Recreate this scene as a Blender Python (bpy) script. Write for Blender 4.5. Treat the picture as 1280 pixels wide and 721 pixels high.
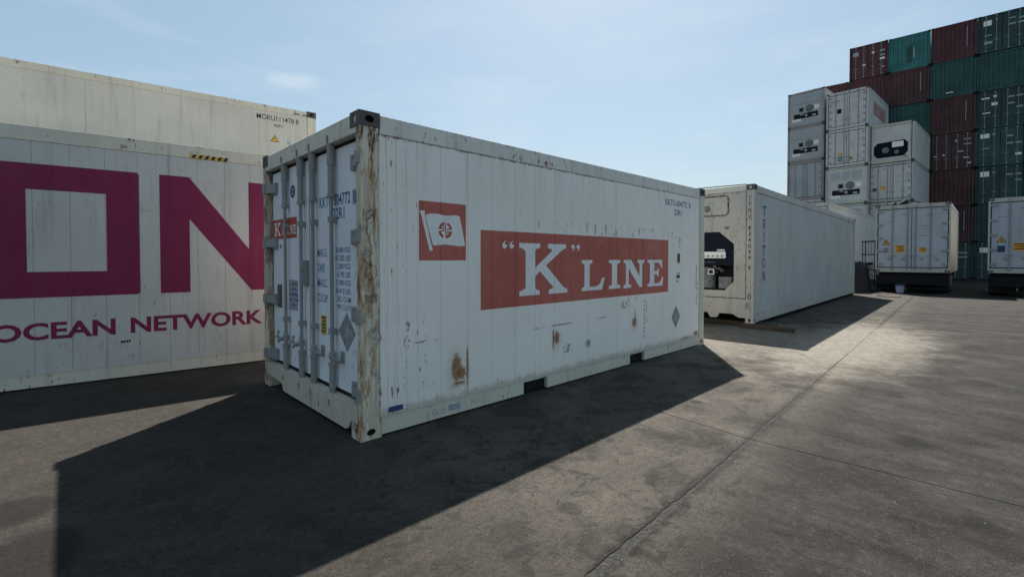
import bpy, bmesh, math, random
from mathutils import Vector, Matrix, noise
from mathutils.geometry import tessellate_polygon
random.seed(11)
S = bpy.context.scene
C = S.collection
R = math.radians
for o in list(bpy.data.objects): bpy.data.objects.remove(o)

# ---------------------------------------------------------------- camera
cam_d = bpy.data.cameras.new('camera'); cam = bpy.data.objects.new('camera', cam_d); C.objects.link(cam)
S.camera = cam
cam_d.sensor_width = 36; cam_d.lens = 585.15 / 1280 * 36
cam_d.shift_x = -8.38 / 1280; cam_d.shift_y = -25.69 / 1280
cam_d.clip_start = .05; cam_d.clip_end = 3000
yaw, pitch = .8005, -.0199
f = Vector((math.cos(yaw) * math.cos(pitch), math.sin(yaw) * math.cos(pitch), math.sin(pitch)))
r = Vector((math.sin(yaw), -math.cos(yaw), 0)); u = r.cross(f)
m = Matrix((r, u, -f)).transposed().to_4x4(); m.translation = Vector((-1.6437, -3.4648, 1.4381)); cam.matrix_world = m
S.render.resolution_x = 1024; S.render.resolution_y = 576

# ---------------------------------------------------------------- sun and sky
SUN_AZ, SUN_EL = math.atan2(.497, .663), math.atan2(1, .829)
sl = bpy.data.lights.new('sun', 'SUN'); sl.energy = 5; sl.angle = R(.53); sl.color = (1, .945, .87)
so = bpy.data.objects.new('sun', sl); C.objects.link(so)
d = Vector((math.cos(SUN_AZ) * math.cos(SUN_EL), math.sin(SUN_AZ) * math.cos(SUN_EL), math.sin(SUN_EL)))
so.rotation_euler = d.to_track_quat('Z', 'Y').to_euler(); so.location = (0, 0, 30)
W = bpy.data.worlds.new('World'); S.world = W; W.use_nodes = True
wt = W.node_tree; wt.nodes.clear()
def wn(t): return wt.nodes.new(t)
sky = wn('ShaderNodeTexSky'); sky.sky_type = 'NISHITA'; sky.sun_disc = False
sky.sun_elevation = SUN_EL; sky.sun_rotation = math.pi / 2 - SUN_AZ
sky.air_density = 1.25; sky.dust_density = 1.1; sky.ozone_density = .1; sky.altitude = 0
bg = wn('ShaderNodeBackground'); bg.inputs[1].default_value = .0615
out = wn('ShaderNodeOutputWorld')
tc = wn('ShaderNodeTexCoord')
# faint fair-weather cloud streaks
mp = wn('ShaderNodeMapping'); mp.inputs['Scale'].default_value = (2.2, 2.2, 9)
ns = wn('ShaderNodeTexNoise'); ns.inputs['Scale'].default_value = 1.6; ns.inputs['Detail'].default_value = 7; ns.inputs['Roughness'].default_value = .55
rp = wn('ShaderNodeMapRange'); rp.inputs[1].default_value = .5; rp.inputs[2].default_value = .8; rp.inputs[4].default_value = .25
# one small puff above the left-hand containers
cd = Vector((0, 0, 0)); px, py = 366, 101
cd = (f + r * ((px - 648.38) / 585.15) - u * ((py - 334.81) / 585.15)).normalized()
mp2 = wn('ShaderNodeVectorMath'); mp2.operation = 'SUBTRACT'; mp2.inputs[1].default_value = cd
n2 = wn('ShaderNodeTexNoise'); n2.inputs['Scale'].default_value = 14; n2.inputs['Detail'].default_value = 6
sc = wn('ShaderNodeVectorMath'); sc.operation = 'MULTIPLY'; sc.inputs[1].default_value = (17, 17, 52)
ln = wn('ShaderNodeVectorMath'); ln.operation = 'LENGTH'
ad = wn('ShaderNodeMath'); ad.operation = 'MULTIPLY_ADD'; ad.inputs[1].default_value = 2.4
pr = wn('ShaderNodeMapRange'); pr.interpolation_type = 'SMOOTHSTEP'; pr.inputs[1].default_value = 2.3; pr.inputs[2].default_value = 1.2; pr.inputs[3].default_value = 0; pr.inputs[4].default_value = .38
mx = wn('ShaderNodeMath'); mx.operation = 'MAXIMUM'
mixc = wn('ShaderNodeMix'); mixc.data_type = 'RGBA'; mixc.inputs[7].default_value = (6.6, 7.2, 7.6, 1)
L = wt.links.new
L(tc.outputs['Generated'], mp.inputs[0]); L(mp.outputs[0], ns.inputs['Vector']); L(ns.outputs[0], rp.inputs[0])
L(tc.outputs['Generated'], mp2.inputs[0]); L(mp2.outputs[0], sc.inputs[0]); L(sc.outputs[0], ln.inputs[0])
L(tc.outputs['Generated'], n2.inputs['Vector']); L(n2.outputs[0], ad.inputs[0]); L(ln.outputs['Value'], ad.inputs[2]); L(ad.outputs[0], pr.inputs[0])
L(rp.outputs[0], mx.inputs[0]); L(pr.outputs[0], mx.inputs[1]); L(mx.outputs[0], mixc.inputs[0])
veil = wn('ShaderNodeMix'); veil.data_type = 'RGBA'; veil.inputs[0].default_value = .55; veil.inputs[7].default_value = (2.95, 4.4, 5.6, 1)
L(sky.outputs[0], veil.inputs[6]); L(veil.outputs[2], mixc.inputs[6]); L(mixc.outputs[2], bg.inputs[0]); L(bg.outputs[0], out.inputs[0])
S.view_settings.view_transform = 'Standard'; S.view_settings.look = 'None'; S.view_settings.exposure = 1.0; S.view_settings.gamma = 1
S.render.engine = 'CYCLES'
S.cycles.max_bounces = 6; S.cycles.diffuse_bounces = 4

# ---------------------------------------------------------------- material helpers
class NT:
    def __init__(s, name):
        s.m = bpy.data.materials.new(name); s.m.use_nodes = True; s.t = s.m.node_tree; s.b = s.t.nodes['Principled BSDF']
        s.pos = s.n('ShaderNodeNewGeometry').outputs['Position']; s._sep = None
    def n(s, t, **k):
        x = s.t.nodes.new(t)
        for a, v in k.items(): setattr(x, a, v)
        return x
    def link(s, a, b): s.t.links.new(a, b)
    def put(s, sock, v):
        if isinstance(v, bpy.types.NodeSocket): s.link(v, sock)
        else: sock.default_value = v
    def sep(s):
        if s._sep is None:
            x = s.n('ShaderNodeSeparateXYZ'); s.link(s.pos, x.inputs[0]); s._sep = x.outputs
        return s._sep
    def math(s, op, a, b=0, c=0, clamp=False):
        x = s.n('ShaderNodeMath', operation=op, use_clamp=clamp)
        s.put(x.inputs[0], a); s.put(x.inputs[1], b); s.put(x.inputs[2], c); return x.outputs[0]
    def noise(s, scale, detail=3, rough=.5, stretch=(1, 1, 1), off=(0, 0, 0), dist=0):
        mp = s.n('ShaderNodeMapping'); mp.inputs['Scale'].default_value = stretch; mp.inputs['Location'].default_value = off
        s.link(s.pos, mp.inputs[0])
        x = s.n('ShaderNodeTexNoise'); x.inputs['Scale'].default_value = scale; x.inputs['Detail'].default_value = detail
        x.inputs['Roughness'].default_value = rough; x.inputs['Distortion'].default_value = dist
        s.link(mp.outputs[0], x.inputs['Vector']); return x.outputs[0]
    def ramp(s, v, a, b, c=0, d=1, smooth=True):
        x = s.n('ShaderNodeMapRange'); x.interpolation_type = 'SMOOTHSTEP' if smooth else 'LINEAR'
        s.put(x.inputs[0], v)
        for i, w in zip((1, 2, 3, 4), (a, b, c, d)): x.inputs[i].default_value = w
        return x.outputs[0]
    def mix(s, fac, a, b, blend='MIX'):
        x = s.n('ShaderNodeMix', data_type='RGBA', blend_type=blend)
        s.put(x.inputs[0], fac)
        for k, v in ((6, a), (7, b)):
            if isinstance(v, bpy.types.NodeSocket): s.link(v, x.inputs[k])
            else: x.inputs[k].default_value = (*v, 1)
        return x.outputs[2]
    def mul(s, col, v):  # scalar multiply
        x = s.n('ShaderNodeVectorMath', operation='SCALE'); s.put(x.inputs[0], col); s.put(x.inputs['Scale'], v); return x.outputs[0]
    def blob(s, c, rad, edge=.5, nz=None, amp=.8):
        # soft-edged spot around world point c with radii rad (None = ignore that axis)
        acc = None
        for k in range(3):
            if rad[k] is None: continue
            q = s.math('MULTIPLY', s.math('SUBTRACT', s.sep()[k], c[k]), 1 / rad[k]); q = s.math('MULTIPLY', q, q)
            acc = q if acc is None else s.math('ADD', acc, q)
        dd = s.math('SQRT', acc)
        if nz is not None: dd = s.math('MULTIPLY_ADD', s.math('SUBTRACT', nz, .5), amp * 2, dd)
        return s.ramp(dd, 1 + edge * .5, 1 - edge * .5)
    def rect(s, x0, x1, z0, z1):
        X, Y, Z = s.sep()
        a = s.math('MULTIPLY', s.math('GREATER_THAN', X, x0), s.math('LESS_THAN', X, x1))
        b = s.math('MULTIPLY', s.math('GREATER_THAN', Z, z0), s.math('LESS_THAN', Z, z1))
        return s.math('MULTIPLY', a, b)
    def done(s, col, rough=.5, bump=None, bs=.1, bd=.01, metal=0, spec=.35):
        s.b.inputs['Specular IOR Level'].default_value = spec
        if isinstance(col, tuple): s.b.inputs['Base Color'].default_value = (*col, 1)
        else: s.link(col, s.b.inputs['Base Color'])
        s.put(s.b.inputs['Roughness'], rough); s.b.inputs['Metallic'].default_value = metal
        if bump is not None:
            x = s.n('ShaderNodeBump'); x.inputs['Strength'].default_value = bs; x.inputs['Distance'].default_value = bd
            s.link(bump, x.inputs['Height']); s.link(x.outputs[0], s.b.inputs['Normal'])
        return s.m

RUST = (.20, .085, .035); RUSTD = (.075, .035, .02)
def paint(name, col, rust=.3, dirt=.4, rough=.5, fine=30, var=.86):
    t = NT(name)
    big = t.noise(.9, 4, .6)
    c = t.mix(t.ramp(big, .3, .7), tuple(v * var for v in col), col)
    st = t.noise(1, 5, .65, (9, 9, .7))
    c = t.mix(t.math('MULTIPLY', t.ramp(st, .5, .8), dirt), c, tuple(v * .45 + .02 for v in (col[0], col[1] * .92, col[2] * .8)))
    sp = t.noise(fine, 4, .6, (1, 1, .45)); lo = t.noise(1.7, 3, .6, off=(3, 1, 7))
    mask = t.math('MULTIPLY', t.ramp(sp, .58, .67), t.ramp(lo, .44, .62))
    c = t.mix(t.math('MULTIPLY', mask, min(1, rust * 2)), c, RUST)
    s2 = t.noise(5, 5, .7, (1, 1, .3), off=(9, 4, 2))
    c = t.mix(t.math('MULTIPLY', t.ramp(s2, .66, .76), min(1, rust)), c, RUSTD)
    return t.done(c, t.ramp(st, .3, .8, rough - .08, rough + .2), t.noise(14, 3), .05, .01)
def plain(name, col, rough=.6, var=.25, scale=12, metal=0, spec=.3):
    t = NT(name); n = t.noise(scale, 4, .6)
    return t.done(t.mix(t.ramp(n, .3, .7), tuple(v * (1 - var) for v in col), tuple(v * (1 + var * .4) for v in col)), rough, metal=metal, spec=spec if max(col) > .05 else .12)

M = {}
M['white'] = paint('aged_white_paint', (.56, .55, .51), .2, .55)
M['dirtycream'] = paint('dirty_cream_sill_paint', (.60, .55, .44), 1, .9, .6)
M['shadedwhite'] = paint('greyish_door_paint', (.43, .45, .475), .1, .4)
M['railwhite'] = paint('scuffed_white_rail_paint', (.72, .70, .64), .9, .6)
M['tritonside'] = paint('dull_grey_white_paint', (.44, .445, .43), .1, .5)
M['tritonend'] = paint('dull_cream_paint', (.47, .45, .40), .5, .85)
M['cream'] = paint('aged_cream_paint', (.62, .59, .52), .10, .6)
M['creamrail'] = paint('scuffed_cream_rail_paint', (.66, .62, .51), .8, .6)
M['door'] = paint('door_white_paint', (.78, .80, .82), .08, .25)
M['galv'] = paint('galvanised_steel', (.30, .30, .285), .35, .6, .6)
M['hinge'] = paint('hinge_steel', (.30, .30, .29), .3, .5, .6)
M['castdark'] = paint('dark_rusty_casting', (.10, .085, .085), .7, .6, .7)
M['rubber'] = plain('black_rubber_gasket', (.018, .018, .02), .7)
M['dark'] = plain('dark_interior', (.02, .021, .022), .8)
M['steel_dark'] = plain('dark_chassis_paint', (.016, .015, .016), .8)
M['tyre'] = plain('tyre_rubber', (.02, .02, .021), .85)
M['navy'] = plain('navy_print', (.05, .13, .29), .6)
M['black'] = plain('black_print', (.03, .032, .035), .6)
M['printwhite'] = plain('white_print', (.80, .785, .75), .5, .06)
M['printred'] = plain('red_print', (.47, .085, .06), .55, .2, 6)
M['magenta'] = paint('magenta_print', (.21, .010, .064), 0, .5, .55)
M['yellow'] = plain('yellow_sticker', (.62, .38, .05), .5, .25)
M['yellowgrey'] = plain('worn_yellow_plate', (.34, .26, .07), .6, .4, 40)
M['orange'] = plain('orange_sticker', (.70, .33, .03), .5, .2)
M['blue'] = plain('blue_sticker', (.03, .07, .17), .5, .2)
M['greydia'] = plain('worn_grey_diamond', (.30, .30, .30), .6, .5, 60)
M['greyplate'] = plain('grey_plate', (.33, .37, .40), .45, .2, 30)
M['brownplate'] = plain('brown_plate', (.16, .11, .09), .6, .3)
M['unitnavy'] = plain('unit_navy_paint', (.004, .008, .017), .6, .2)
M['unitgrey'] = plain('compressor_grey', (.16, .17, .17), .5, .4)
M['timber'] = paint('dirty_timber', (.06, .045, .032), .3, .6, .85)
M['ply'] = plain('weathered_board', (.12, .09, .07), .8, .4)
M['maroon'] = paint('maroon_steel', (.095, .030, .036), .15, .65, .6, var=.6)
M['brown'] = paint('brown_steel', (.080, .034, .032), .2, .65, .6, var=.6)
M['green'] = paint('green_steel', (.028, .095, .085), .15, .65, .6, var=.6)
M['darkgreen'] = paint('dark_green_steel', (.022, .066, .062), .15, .65, .6, var=.6)
M['teal'] = paint('teal_steel', (.035, .18, .17), .12, .65, .55, var=.6)
M['farwhite'] = paint('far_white_reefer_paint', (.56, .56, .54), .3, .4)
M['faralu'] = paint('grey_aluminium_panel', (.40, .42, .43), .15, .3, .5)
M['farcream'] = paint('far_cream_paint', (.52, .50, .42), .35, .5)
M['farpink'] = paint('far_pinkish_post_paint', (.36, .32, .30), .4, .4)
M['bucket'] = plain('shaded_white_plastic', (.33, .35, .42), .4, .1)  # white plastic with its shade put into the colour, dimmed and blued
M['tarp'] = plain('dark_tarp', (.03, .03, .033), .8)

# main container's side skin: white with the red house-flag square and the red name band
t = NT('white_side_skin_with_red_band')
X, Y, Z = t.sep()
big = t.noise(.8, 4, .6)
c = t.mix(t.ramp(big, .3, .7), (.81, .77, .705), (.87, .83, .765))
st = t.noise(1, 5, .6, (11, 1, .5))
c = t.mix(t.ramp(st, .52, .8, 0, .15), c, (.50, .47, .42))
red = t.math('MAXIMUM', t.rect(.539, 1.045, 1.421, 1.937), t.rect(1.221, 4.856, .942, 1.713))
strk = t.noise(1, 6, .7, (24, 1, 1.1), off=(2, 0, 5)); fn = t.noise(55, 3, .6, (1, 1, .4))
wear = t.math('MULTIPLY', t.ramp(strk, .60, .70), t.ramp(fn, .42, .6))
rc = t.mix(t.ramp(big, .3, .7), (.43, .105, .078), (.50, .14, .108))
rc = t.mix(t.ramp(st, .45, .8, 0, .5), rc, (.33, .075, .06))
rc = t.mix(t.math('MULTIPLY', wear, .75), rc, (.66, .60, .58))
hz = t.noise(3, 5, .65, (1, 1, 1.4), off=(5, 5, 5))
rc = t.mix(t.ramp(hz, .55, .75, 0, .22), rc, (.62, .42, .38))
c = t.mix(red, c, rc)
# vertical scuffs and dark chips
ch = t.noise(1, 5, .65, (26, 1, 7), off=(1, 0, 3)); low = t.noise(1.1, 3, .6, off=(4, 8, 1))
nearx = t.math('MAXIMUM', t.ramp(X, 1.0, .45, 0, .60), t.ramp(X, 5.0, 5.8, 0, .35))
lowz = t.ramp(Z, .75, .2, 0, .22)
thr = t.math('ADD', t.math('ADD', t.ramp(low, .45, .75, 0, .35), nearx), lowz)
chip = t.ramp(t.math('MULTIPLY_ADD', thr, .10, ch), .685, .73)
c = t.mix(t.math('MULTIPLY', chip, .85), c, (.12, .075, .05))
# row of dark knocks just above the band, and a long rub line low down
kn = t.noise(1, 4, .6, (13, 1, 5), off=(0, 0, 9))
c = t.mix(t.math('MULTIPLY', t.math('MULTIPLY', t.ramp(kn, .55, .63), t.blob((3.6, 0, 1.80), (1.8, None, .07), .6)), .6), c, (.10, .10, .11))
rub = t.math('SUBTRACT', Z, t.math('MULTIPLY_ADD', X, .012, .66))
rubm = t.math('MULTIPLY', t.ramp(t.math('ABSOLUTE', rub), .014, .004), t.ramp(t.noise(1, 3, .6, (2.2, 1, 1), off=(3, 3, 3)), .52, .6))
c = t.mix(t.math('MULTIPLY', t.math('MULTIPLY', rubm, t.blob((2.7, 0, .7), (1.2, None, .3), .3)), .65), c, (.14, .10, .08))
# rust patches
nz = t.noise(9, 5, .65); nzf = t.noise(26, 4, .6)
patches = ((.93, .43, .055, .13), (.99, .38, .05, .05), (1.06, .43, .012, .17), (2.33, .55, .045, .065), (2.27, .55, .012, .11), (3.93, .57, .05, .06), (.97, .29, .07, .012),
           (5.78, .22, .07, .03), (3.95, .66, .012, .07), (5.4, .185, .12, .012))
for (x, z, rx, rz) in patches:
    halo = t.blob((x, 0, z - .02), (rx * 1.7, None, rz * 1.5), 1.2, nzf, .5); c = t.mix(t.math('MULTIPLY', halo, .30), c, (.45, .27, .14))
    mk = t.blob((x, 0, z), (rx, None, rz), .6, nzf, .75)
    c = t.mix(t.math('MULTIPLY', mk, .92), c, t.mix(t.ramp(nzf, .42, .66), (.36, .17, .075), (.15, .065, .035)))
for (x, z, rx, rz) in ((2.50, .40, .06, .05), (2.9, .42, .05, .05), (.62, .72, .12, .01), (.42, .86, .03, .05), (.42, .74, .03, .05), (5.22, 1.66, .05, .12), (5.8, 1.0, .04, .35), (3.7, .82, .10, .05)):
    mk = t.math('MULTIPLY', t.blob((x, 0, z), (rx, None, rz), .3, nz, .6), t.ramp(nzf, .5, .58))
    c = t.mix(t.math('MULTIPLY', mk, .8), c, (.16, .13, .10))
bl = t.ramp(t.math('MULTIPLY_ADD', t.math('SUBTRACT', nz, .5), .16, Z), .24, .17)
c = t.mix(t.math('MULTIPLY', bl, .5), c, (.34, .27, .18))
vs = t.math('MULTIPLY', t.ramp(t.noise(1, 6, .7, (40, 1, .8), off=(3, 0, 6)), .56, .66), t.math('MAXIMUM', t.ramp(X, .60, .22), t.ramp(X, 5.55, 5.85)))
c = t.mix(t.math('MULTIPLY', vs, .55), c, (.36, .24, .12))
# dirt washed down from the top rail, and rust along the top joint
dn = t.math('MULTIPLY', t.ramp(Z, 1.7, 2.45, 0, .35), t.ramp(t.noise(1, 6, .7, (7, 1, .5), off=(8, 0, 2)), .45, .75)); c = t.mix(dn, c, (.36, .33, .28))
tr_ = t.math('MULTIPLY', t.ramp(t.math('MULTIPLY_ADD', t.math('SUBTRACT', nz, .5), .05, Z), 2.41, 2.428), t.ramp(nzf, .42, .55)); c = t.mix(t.math('MULTIPLY', tr_, .8), c, (.13, .085, .06))
M['Kside'] = t.done(c, t.ramp(st, .3, .8, .42, .65), t.math('ADD', t.noise(1.6, 3, .5), t.math('MULTIPLY', t.noise(7, 3), .15)), .35, .03, spec=.3)

# rust-streaked corner post
t = NT('rust_streaked_post_paint')
X, Y, Z = t.sep()
a = t.noise(1, 8, .7, (30, 30, 1.1)); b = t.noise(9, 7, .75, (1.4, 1.4, .3), off=(7, 1, 0)); e = t.noise(3.2, 6, .7, off=(1, 6, 2)); hf = t.noise(60, 4, .7)
c = t.mix(t.ramp(a, .38, .62), (.47, .40, .28), (.70, .65, .53))
c = t.mix(t.ramp(b, .48, .58, 0, .85), c, (.36, .19, .08))
topb = t.math('MULTIPLY_ADD', t.ramp(Z, 2.1, 2.5), .12, b)
c = t.mix(t.ramp(topb, .57, .65, 0, .9), c, (.13, .06, .03))
c = t.mix(t.ramp(e, .54, .62, 0, .6), c, (.15, .14, .13))
c = t.mix(t.ramp(hf, .58, .7, 0, .6), c, (.08, .05, .035))
M['rustpost'] = t.done(c, .7, b, .35, .015)

# yard concrete
t = NT('stained_shaded_yard_concrete')
X, Y, Z = t.sep()
n1 = t.noise(.35, 5, .6); n2_ = t.noise(2.0, 8, .7, dist=.5); n3 = t.noise(9, 7, .75, dist=.3); n4 = t.noise(70, 4, .7); n5 = t.noise(28, 5, .7, off=(3, 3, 0))
c = t.mix(t.ramp(n1, .35, .65), (.088, .080, .070), (.122, .112, .096))
n7 = t.noise(22, 8, .8, off=(5, 0, 2), dist=.2)
c = t.mix(t.ramp(n2_, .50, .60, 0, .7), c, (.052, .048, .044))
c = t.mix(t.ramp(n2_, .48, .36, 0, .6), c, (.170, .152, .124))
c = t.mix(t.ramp(n3, .54, .66, 0, .6), c, (.052, .050, .047))
c = t.mix(t.ramp(n3, .46, .34, 0, .4), c, (.16, .145, .12))
# east of the long joint the slab is greyer and blacker, with sweeping tyre wash
side = t.math('SUBTRACT', Y, t.math('MULTIPLY_ADD', X, .0485, -2.2))
wash = t.noise(1, 9, .75, (2.6, .9, 1), off=(2, 1, 0), dist=.5)
grey = t.mix(t.ramp(wash, .42, .60), (.021, .0205, .020), (.056, .054, .050))
grey = t.mix(t.ramp(n3, .52, .62, 0, .65), grey, (.018, .018, .018))
grey = t.mix(t.ramp(n2_, .44, .32, 0, .6), grey, (.072, .069, .063))
c = t.mix(t.ramp(t.math('MULTIPLY_ADD', t.math('SUBTRACT', n2_, .5), .8, side), .02, -.5, 0, .9), c, grey)
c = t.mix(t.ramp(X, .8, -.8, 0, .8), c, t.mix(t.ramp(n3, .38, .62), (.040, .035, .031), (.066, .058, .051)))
c = t.mix(t.ramp(X, 12, 22, 0, .5), c, (.085, .080, .072))
c = t.mix(t.ramp(n5, .55, .7, 0, .4), c, (.04, .038, .036))
c = t.mix(t.ramp(n5, .42, .3, 0, .25), c, (.19, .17, .145))
c = t.mix(t.ramp(n7, .53, .62, 0, .5), c, (.03, .029, .028)); c = t.mix(t.ramp(n7, .47, .38, 0, .3), c, (.17, .158, .14))
c = t.mix(t.ramp(n4, .54, .62, 0, .65), c, (.022, .021, .02))
n6 = t.noise(190, 2, .6, off=(1, 2, 0)); c = t.mix(t.ramp(n6, .60, .70, 0, .6), c, (.27, .25, .22)); c = t.mix(t.ramp(n6, .40, .30, 0, .6), c, (.015, .015, .014))
for (x, y, rr) in ((3.1, -3.0, .16), (4.6, -2.7, .10), (1.9, -3.4, .09), (5.9, -3.3, .2), (2.9, -1.35, .07), (.7, -2.9, .12), (7.5, -3.9, .25)):
    c = t.mix(t.math('MULTIPLY', t.blob((x, y, 0), (rr, rr * .8, None), .9, n3, .5), .65), c, (.014, .014, .014))
c = t.mix(t.ramp(t.math('MULTIPLY_ADD', t.math('SUBTRACT', n2_, .5), 3, X), 21.4, 23.2, 0, .85), c, (.012, .012, .012))  # ground under and past the trailers painted near black to deepen the shade there
# pale dusty spill with a feathered edge
pale = t.blob((8.0, -1.72, 0), (2.9, .95, None), 1.0, n2_, .55)
pale = t.math('MAXIMUM', pale, t.math('MULTIPLY', t.blob((7.3, -.2, 0), (2.2, 1.3, None), .8, n2_, .6), .6))
c = t.mix(t.math('MULTIPLY', pale, t.ramp(n3, .3, .62, .95, .75)), c, t.mix(t.ramp(n3, .4, .7), (.36, .335, .28), (.25, .232, .195)))
for (x, y, rx, ry) in ((-1.95, .42, .28, .2), (-1.8, -.25, .2, .32), (-2.3, .1, .3, .5)):
    mk = t.blob((x, y, 0), (rx, ry, None), .4, n2_, .7); c = t.mix(t.math('MULTIPLY', mk, .75), c, (.022, .021, .021))
# dark smears near the viewer
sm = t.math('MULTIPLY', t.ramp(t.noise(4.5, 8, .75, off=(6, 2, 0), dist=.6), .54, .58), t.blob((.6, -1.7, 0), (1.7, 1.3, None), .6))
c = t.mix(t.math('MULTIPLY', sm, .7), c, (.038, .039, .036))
# hairline cracks
vo = t.n('ShaderNodeTexVoronoi', feature='DISTANCE_TO_EDGE'); vo.inputs['Scale'].default_value = .9
vm = t.n('ShaderNodeVectorMath', operation='ADD'); nn_ = t.n('ShaderNodeTexNoise'); nn_.inputs['Scale'].default_value = 2.5; nn_.inputs['Detail'].default_value = 6; t.link(t.pos, nn_.inputs['Vector'])
t.link(t.pos, vm.inputs[0]); t.link(nn_.outputs['Color'], vm.inputs[1]); t.link(vm.outputs[0], vo.inputs['Vector'])
crk = t.math('MULTIPLY', t.ramp(vo.outputs['Distance'], .007, .001), t.ramp(t.noise(.8, 3, .5, off=(9, 9, 0)), .52, .6))
c = t.mix(t.math('MULTIPLY', crk, .7), c, (.02, .02, .02))
cr = t.math('MULTIPLY', t.ramp(t.math('ABSOLUTE', t.math('MULTIPLY_ADD', t.math('SUBTRACT', n3, .5), .30, side)), .07, .03), t.ramp(X, 1.9, .7))
c = t.mix(t.math('MULTIPLY', t.math('MULTIPLY', cr, t.ramp(n5, .4, .56)), .85), c, (.022, .022, .021))
# dirt packed along the long joint
jd = t.ramp(t.math('ABSOLUTE', t.math('MULTIPLY_ADD', t.math('SUBTRACT', n3, .5), .14, side)), .085, .015)
c = t.mix(t.math('MULTIPLY', t.math('MULTIPLY', jd, .6), t.math('SUBTRACT', 1, pale)), c, (.03, .03, .029))
hgt = t.math('ADD', t.math('ADD', t.math('MULTIPLY', n3, 1), t.math('MULTIPLY', n4, .6)), t.math('MULTIPLY', n7, .8))
c = t.mix(1.0, c, (1.06, 1.03, 1.0), 'MULTIPLY')
c = t.mul(c, .60)
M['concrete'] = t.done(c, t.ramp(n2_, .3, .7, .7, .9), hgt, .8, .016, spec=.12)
t = NT('dark_packed_grit')
n = t.noise(40, 4, .7); M['grit'] = t.done(t.mix(t.ramp(n, .35, .7), (.010, .010, .0095), (.042, .040, .036)), .9, n, .6, .02)

# ---------------------------------------------------------------- mesh helpers
def tess(bm, q):
    vs = list(q.verts); tr = tessellate_polygon([[v.co for v in vs]]); bm.faces.remove(q)
    for t_ in tr:
        try: bm.faces.new([vs[i] for i in t_])
        except ValueError: pass
class MB:
    def __init__(s): s.v = []; s.f = []
    def box(s, x0, y0, z0, x1, y1, z1):
        n = len(s.v)
        s.v += [(x0, y0, z0), (x1, y0, z0), (x1, y1, z0), (x0, y1, z0), (x0, y0, z1), (x1, y0, z1), (x1, y1, z1), (x0, y1, z1)]
        s.f += [tuple(n + i for i in q) for q in ((3, 2, 1, 0), (4, 5, 6, 7), (0, 1, 5, 4), (1, 2, 6, 5), (2, 3, 7, 6), (3, 0, 4, 7))]
        return s
    def tube(s, a, b, r0, r1=None, k=10, cap=True):
        r1 = r0 if r1 is None else r1
        a = Vector(a); b = Vector(b); d = (b - a).normalized(); q = d.to_track_quat('Z', 'Y'); n = len(s.v)
        for p, rr in ((a, r0), (b, r1)):
            for i in range(k):
                an = 2 * math.pi * i / k; s.v.append(tuple(p + q @ Vector((rr * math.cos(an), rr * math.sin(an), 0))))
        for i in range(k): j = (i + 1) % k; s.f.append((n + i, n + j, n + k + j, n + k + i))
        if cap: s.f.append(tuple(n + i for i in range(k))[::-1]); s.f.append(tuple(n + k + i for i in range(k)))
        return s
    def prism(s, poly, ax, a, b):
        # poly in the two remaining axes, extruded along ax from a to b
        n = len(s.v); k = len(poly)
        def P(p, w): return {'x': (w, p[0], p[1]), 'y': (p[0], w, p[1]), 'z': (p[0], p[1], w)}[ax]
        s.v += [P(p, a) for p in poly] + [P(p, b) for p in poly]
        s.f.append(tuple(range(n, n + k))); s.f.append(tuple(range(n + 2 * k - 1, n + k - 1, -1)))
        for i in range(k): j = (i + 1) % k; s.f.append((n + i, n + k + i, n + k + j, n + j))
        return s
    def face(s, pts): n = len(s.v); s.v += [tuple(p) for p in pts]; s.f.append(tuple(range(n, n + len(pts)))); return s
    def mesh(s, name, mat):
        me = bpy.data.meshes.new(name); me.from_pydata(s.v, [], s.f)
        bm = bmesh.new(); bm.from_mesh(me)
        big = [q for q in bm.faces if len(q.verts) > 4]
        for q in big: tess(bm, q)
        bmesh.ops.recalc_face_normals(bm, faces=bm.faces); bm.to_mesh(me); bm.free()
        me.materials.append(mat if not isinstance(mat, str) else M[mat]); return me
    def build(s, name, mat, parent=None, bevel=0):
        return put(name, s.mesh(name, mat), parent, bevel)
def put(name, me, parent=None, bevel=0, loc=None):
    o = bpy.data.objects.new(name, me); C.objects.link(o); o.parent = parent
    if loc: o.location = loc
    if bevel:
        b = o.modifiers.new('bevel', 'BEVEL'); b.width = bevel; b.segments = 2; b.limit_method = 'ANGLE'
    return o
def thing(name, label, cat, loc=(0, 0, 0), rz=0, group=None):
    o = bpy.data.objects.new(name, None); C.objects.link(o); o.location = loc; o.rotation_euler = (0, 0, rz)
    o.empty_display_size = .3; tag(o, label, cat, group); return o
def tag(o, label, cat, group=None):
    o['label'] = label; o['category'] = cat
    if group: o['group'] = group
    return o
def structure(o, kind='structure'): o['kind'] = kind; return o
def dup(root, loc, rz, label):
    rr = root.copy(); C.objects.link(rr); rr.location = loc; rr.rotation_euler = (0, 0, rz); rr['label'] = label
    for ch in list(root.children):
        c1 = ch.copy(); C.objects.link(c1); c1.parent = rr
        for g in list(ch.children):
            g1 = g.copy(); C.objects.link(g1); g1.parent = c1
    return rr

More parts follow.
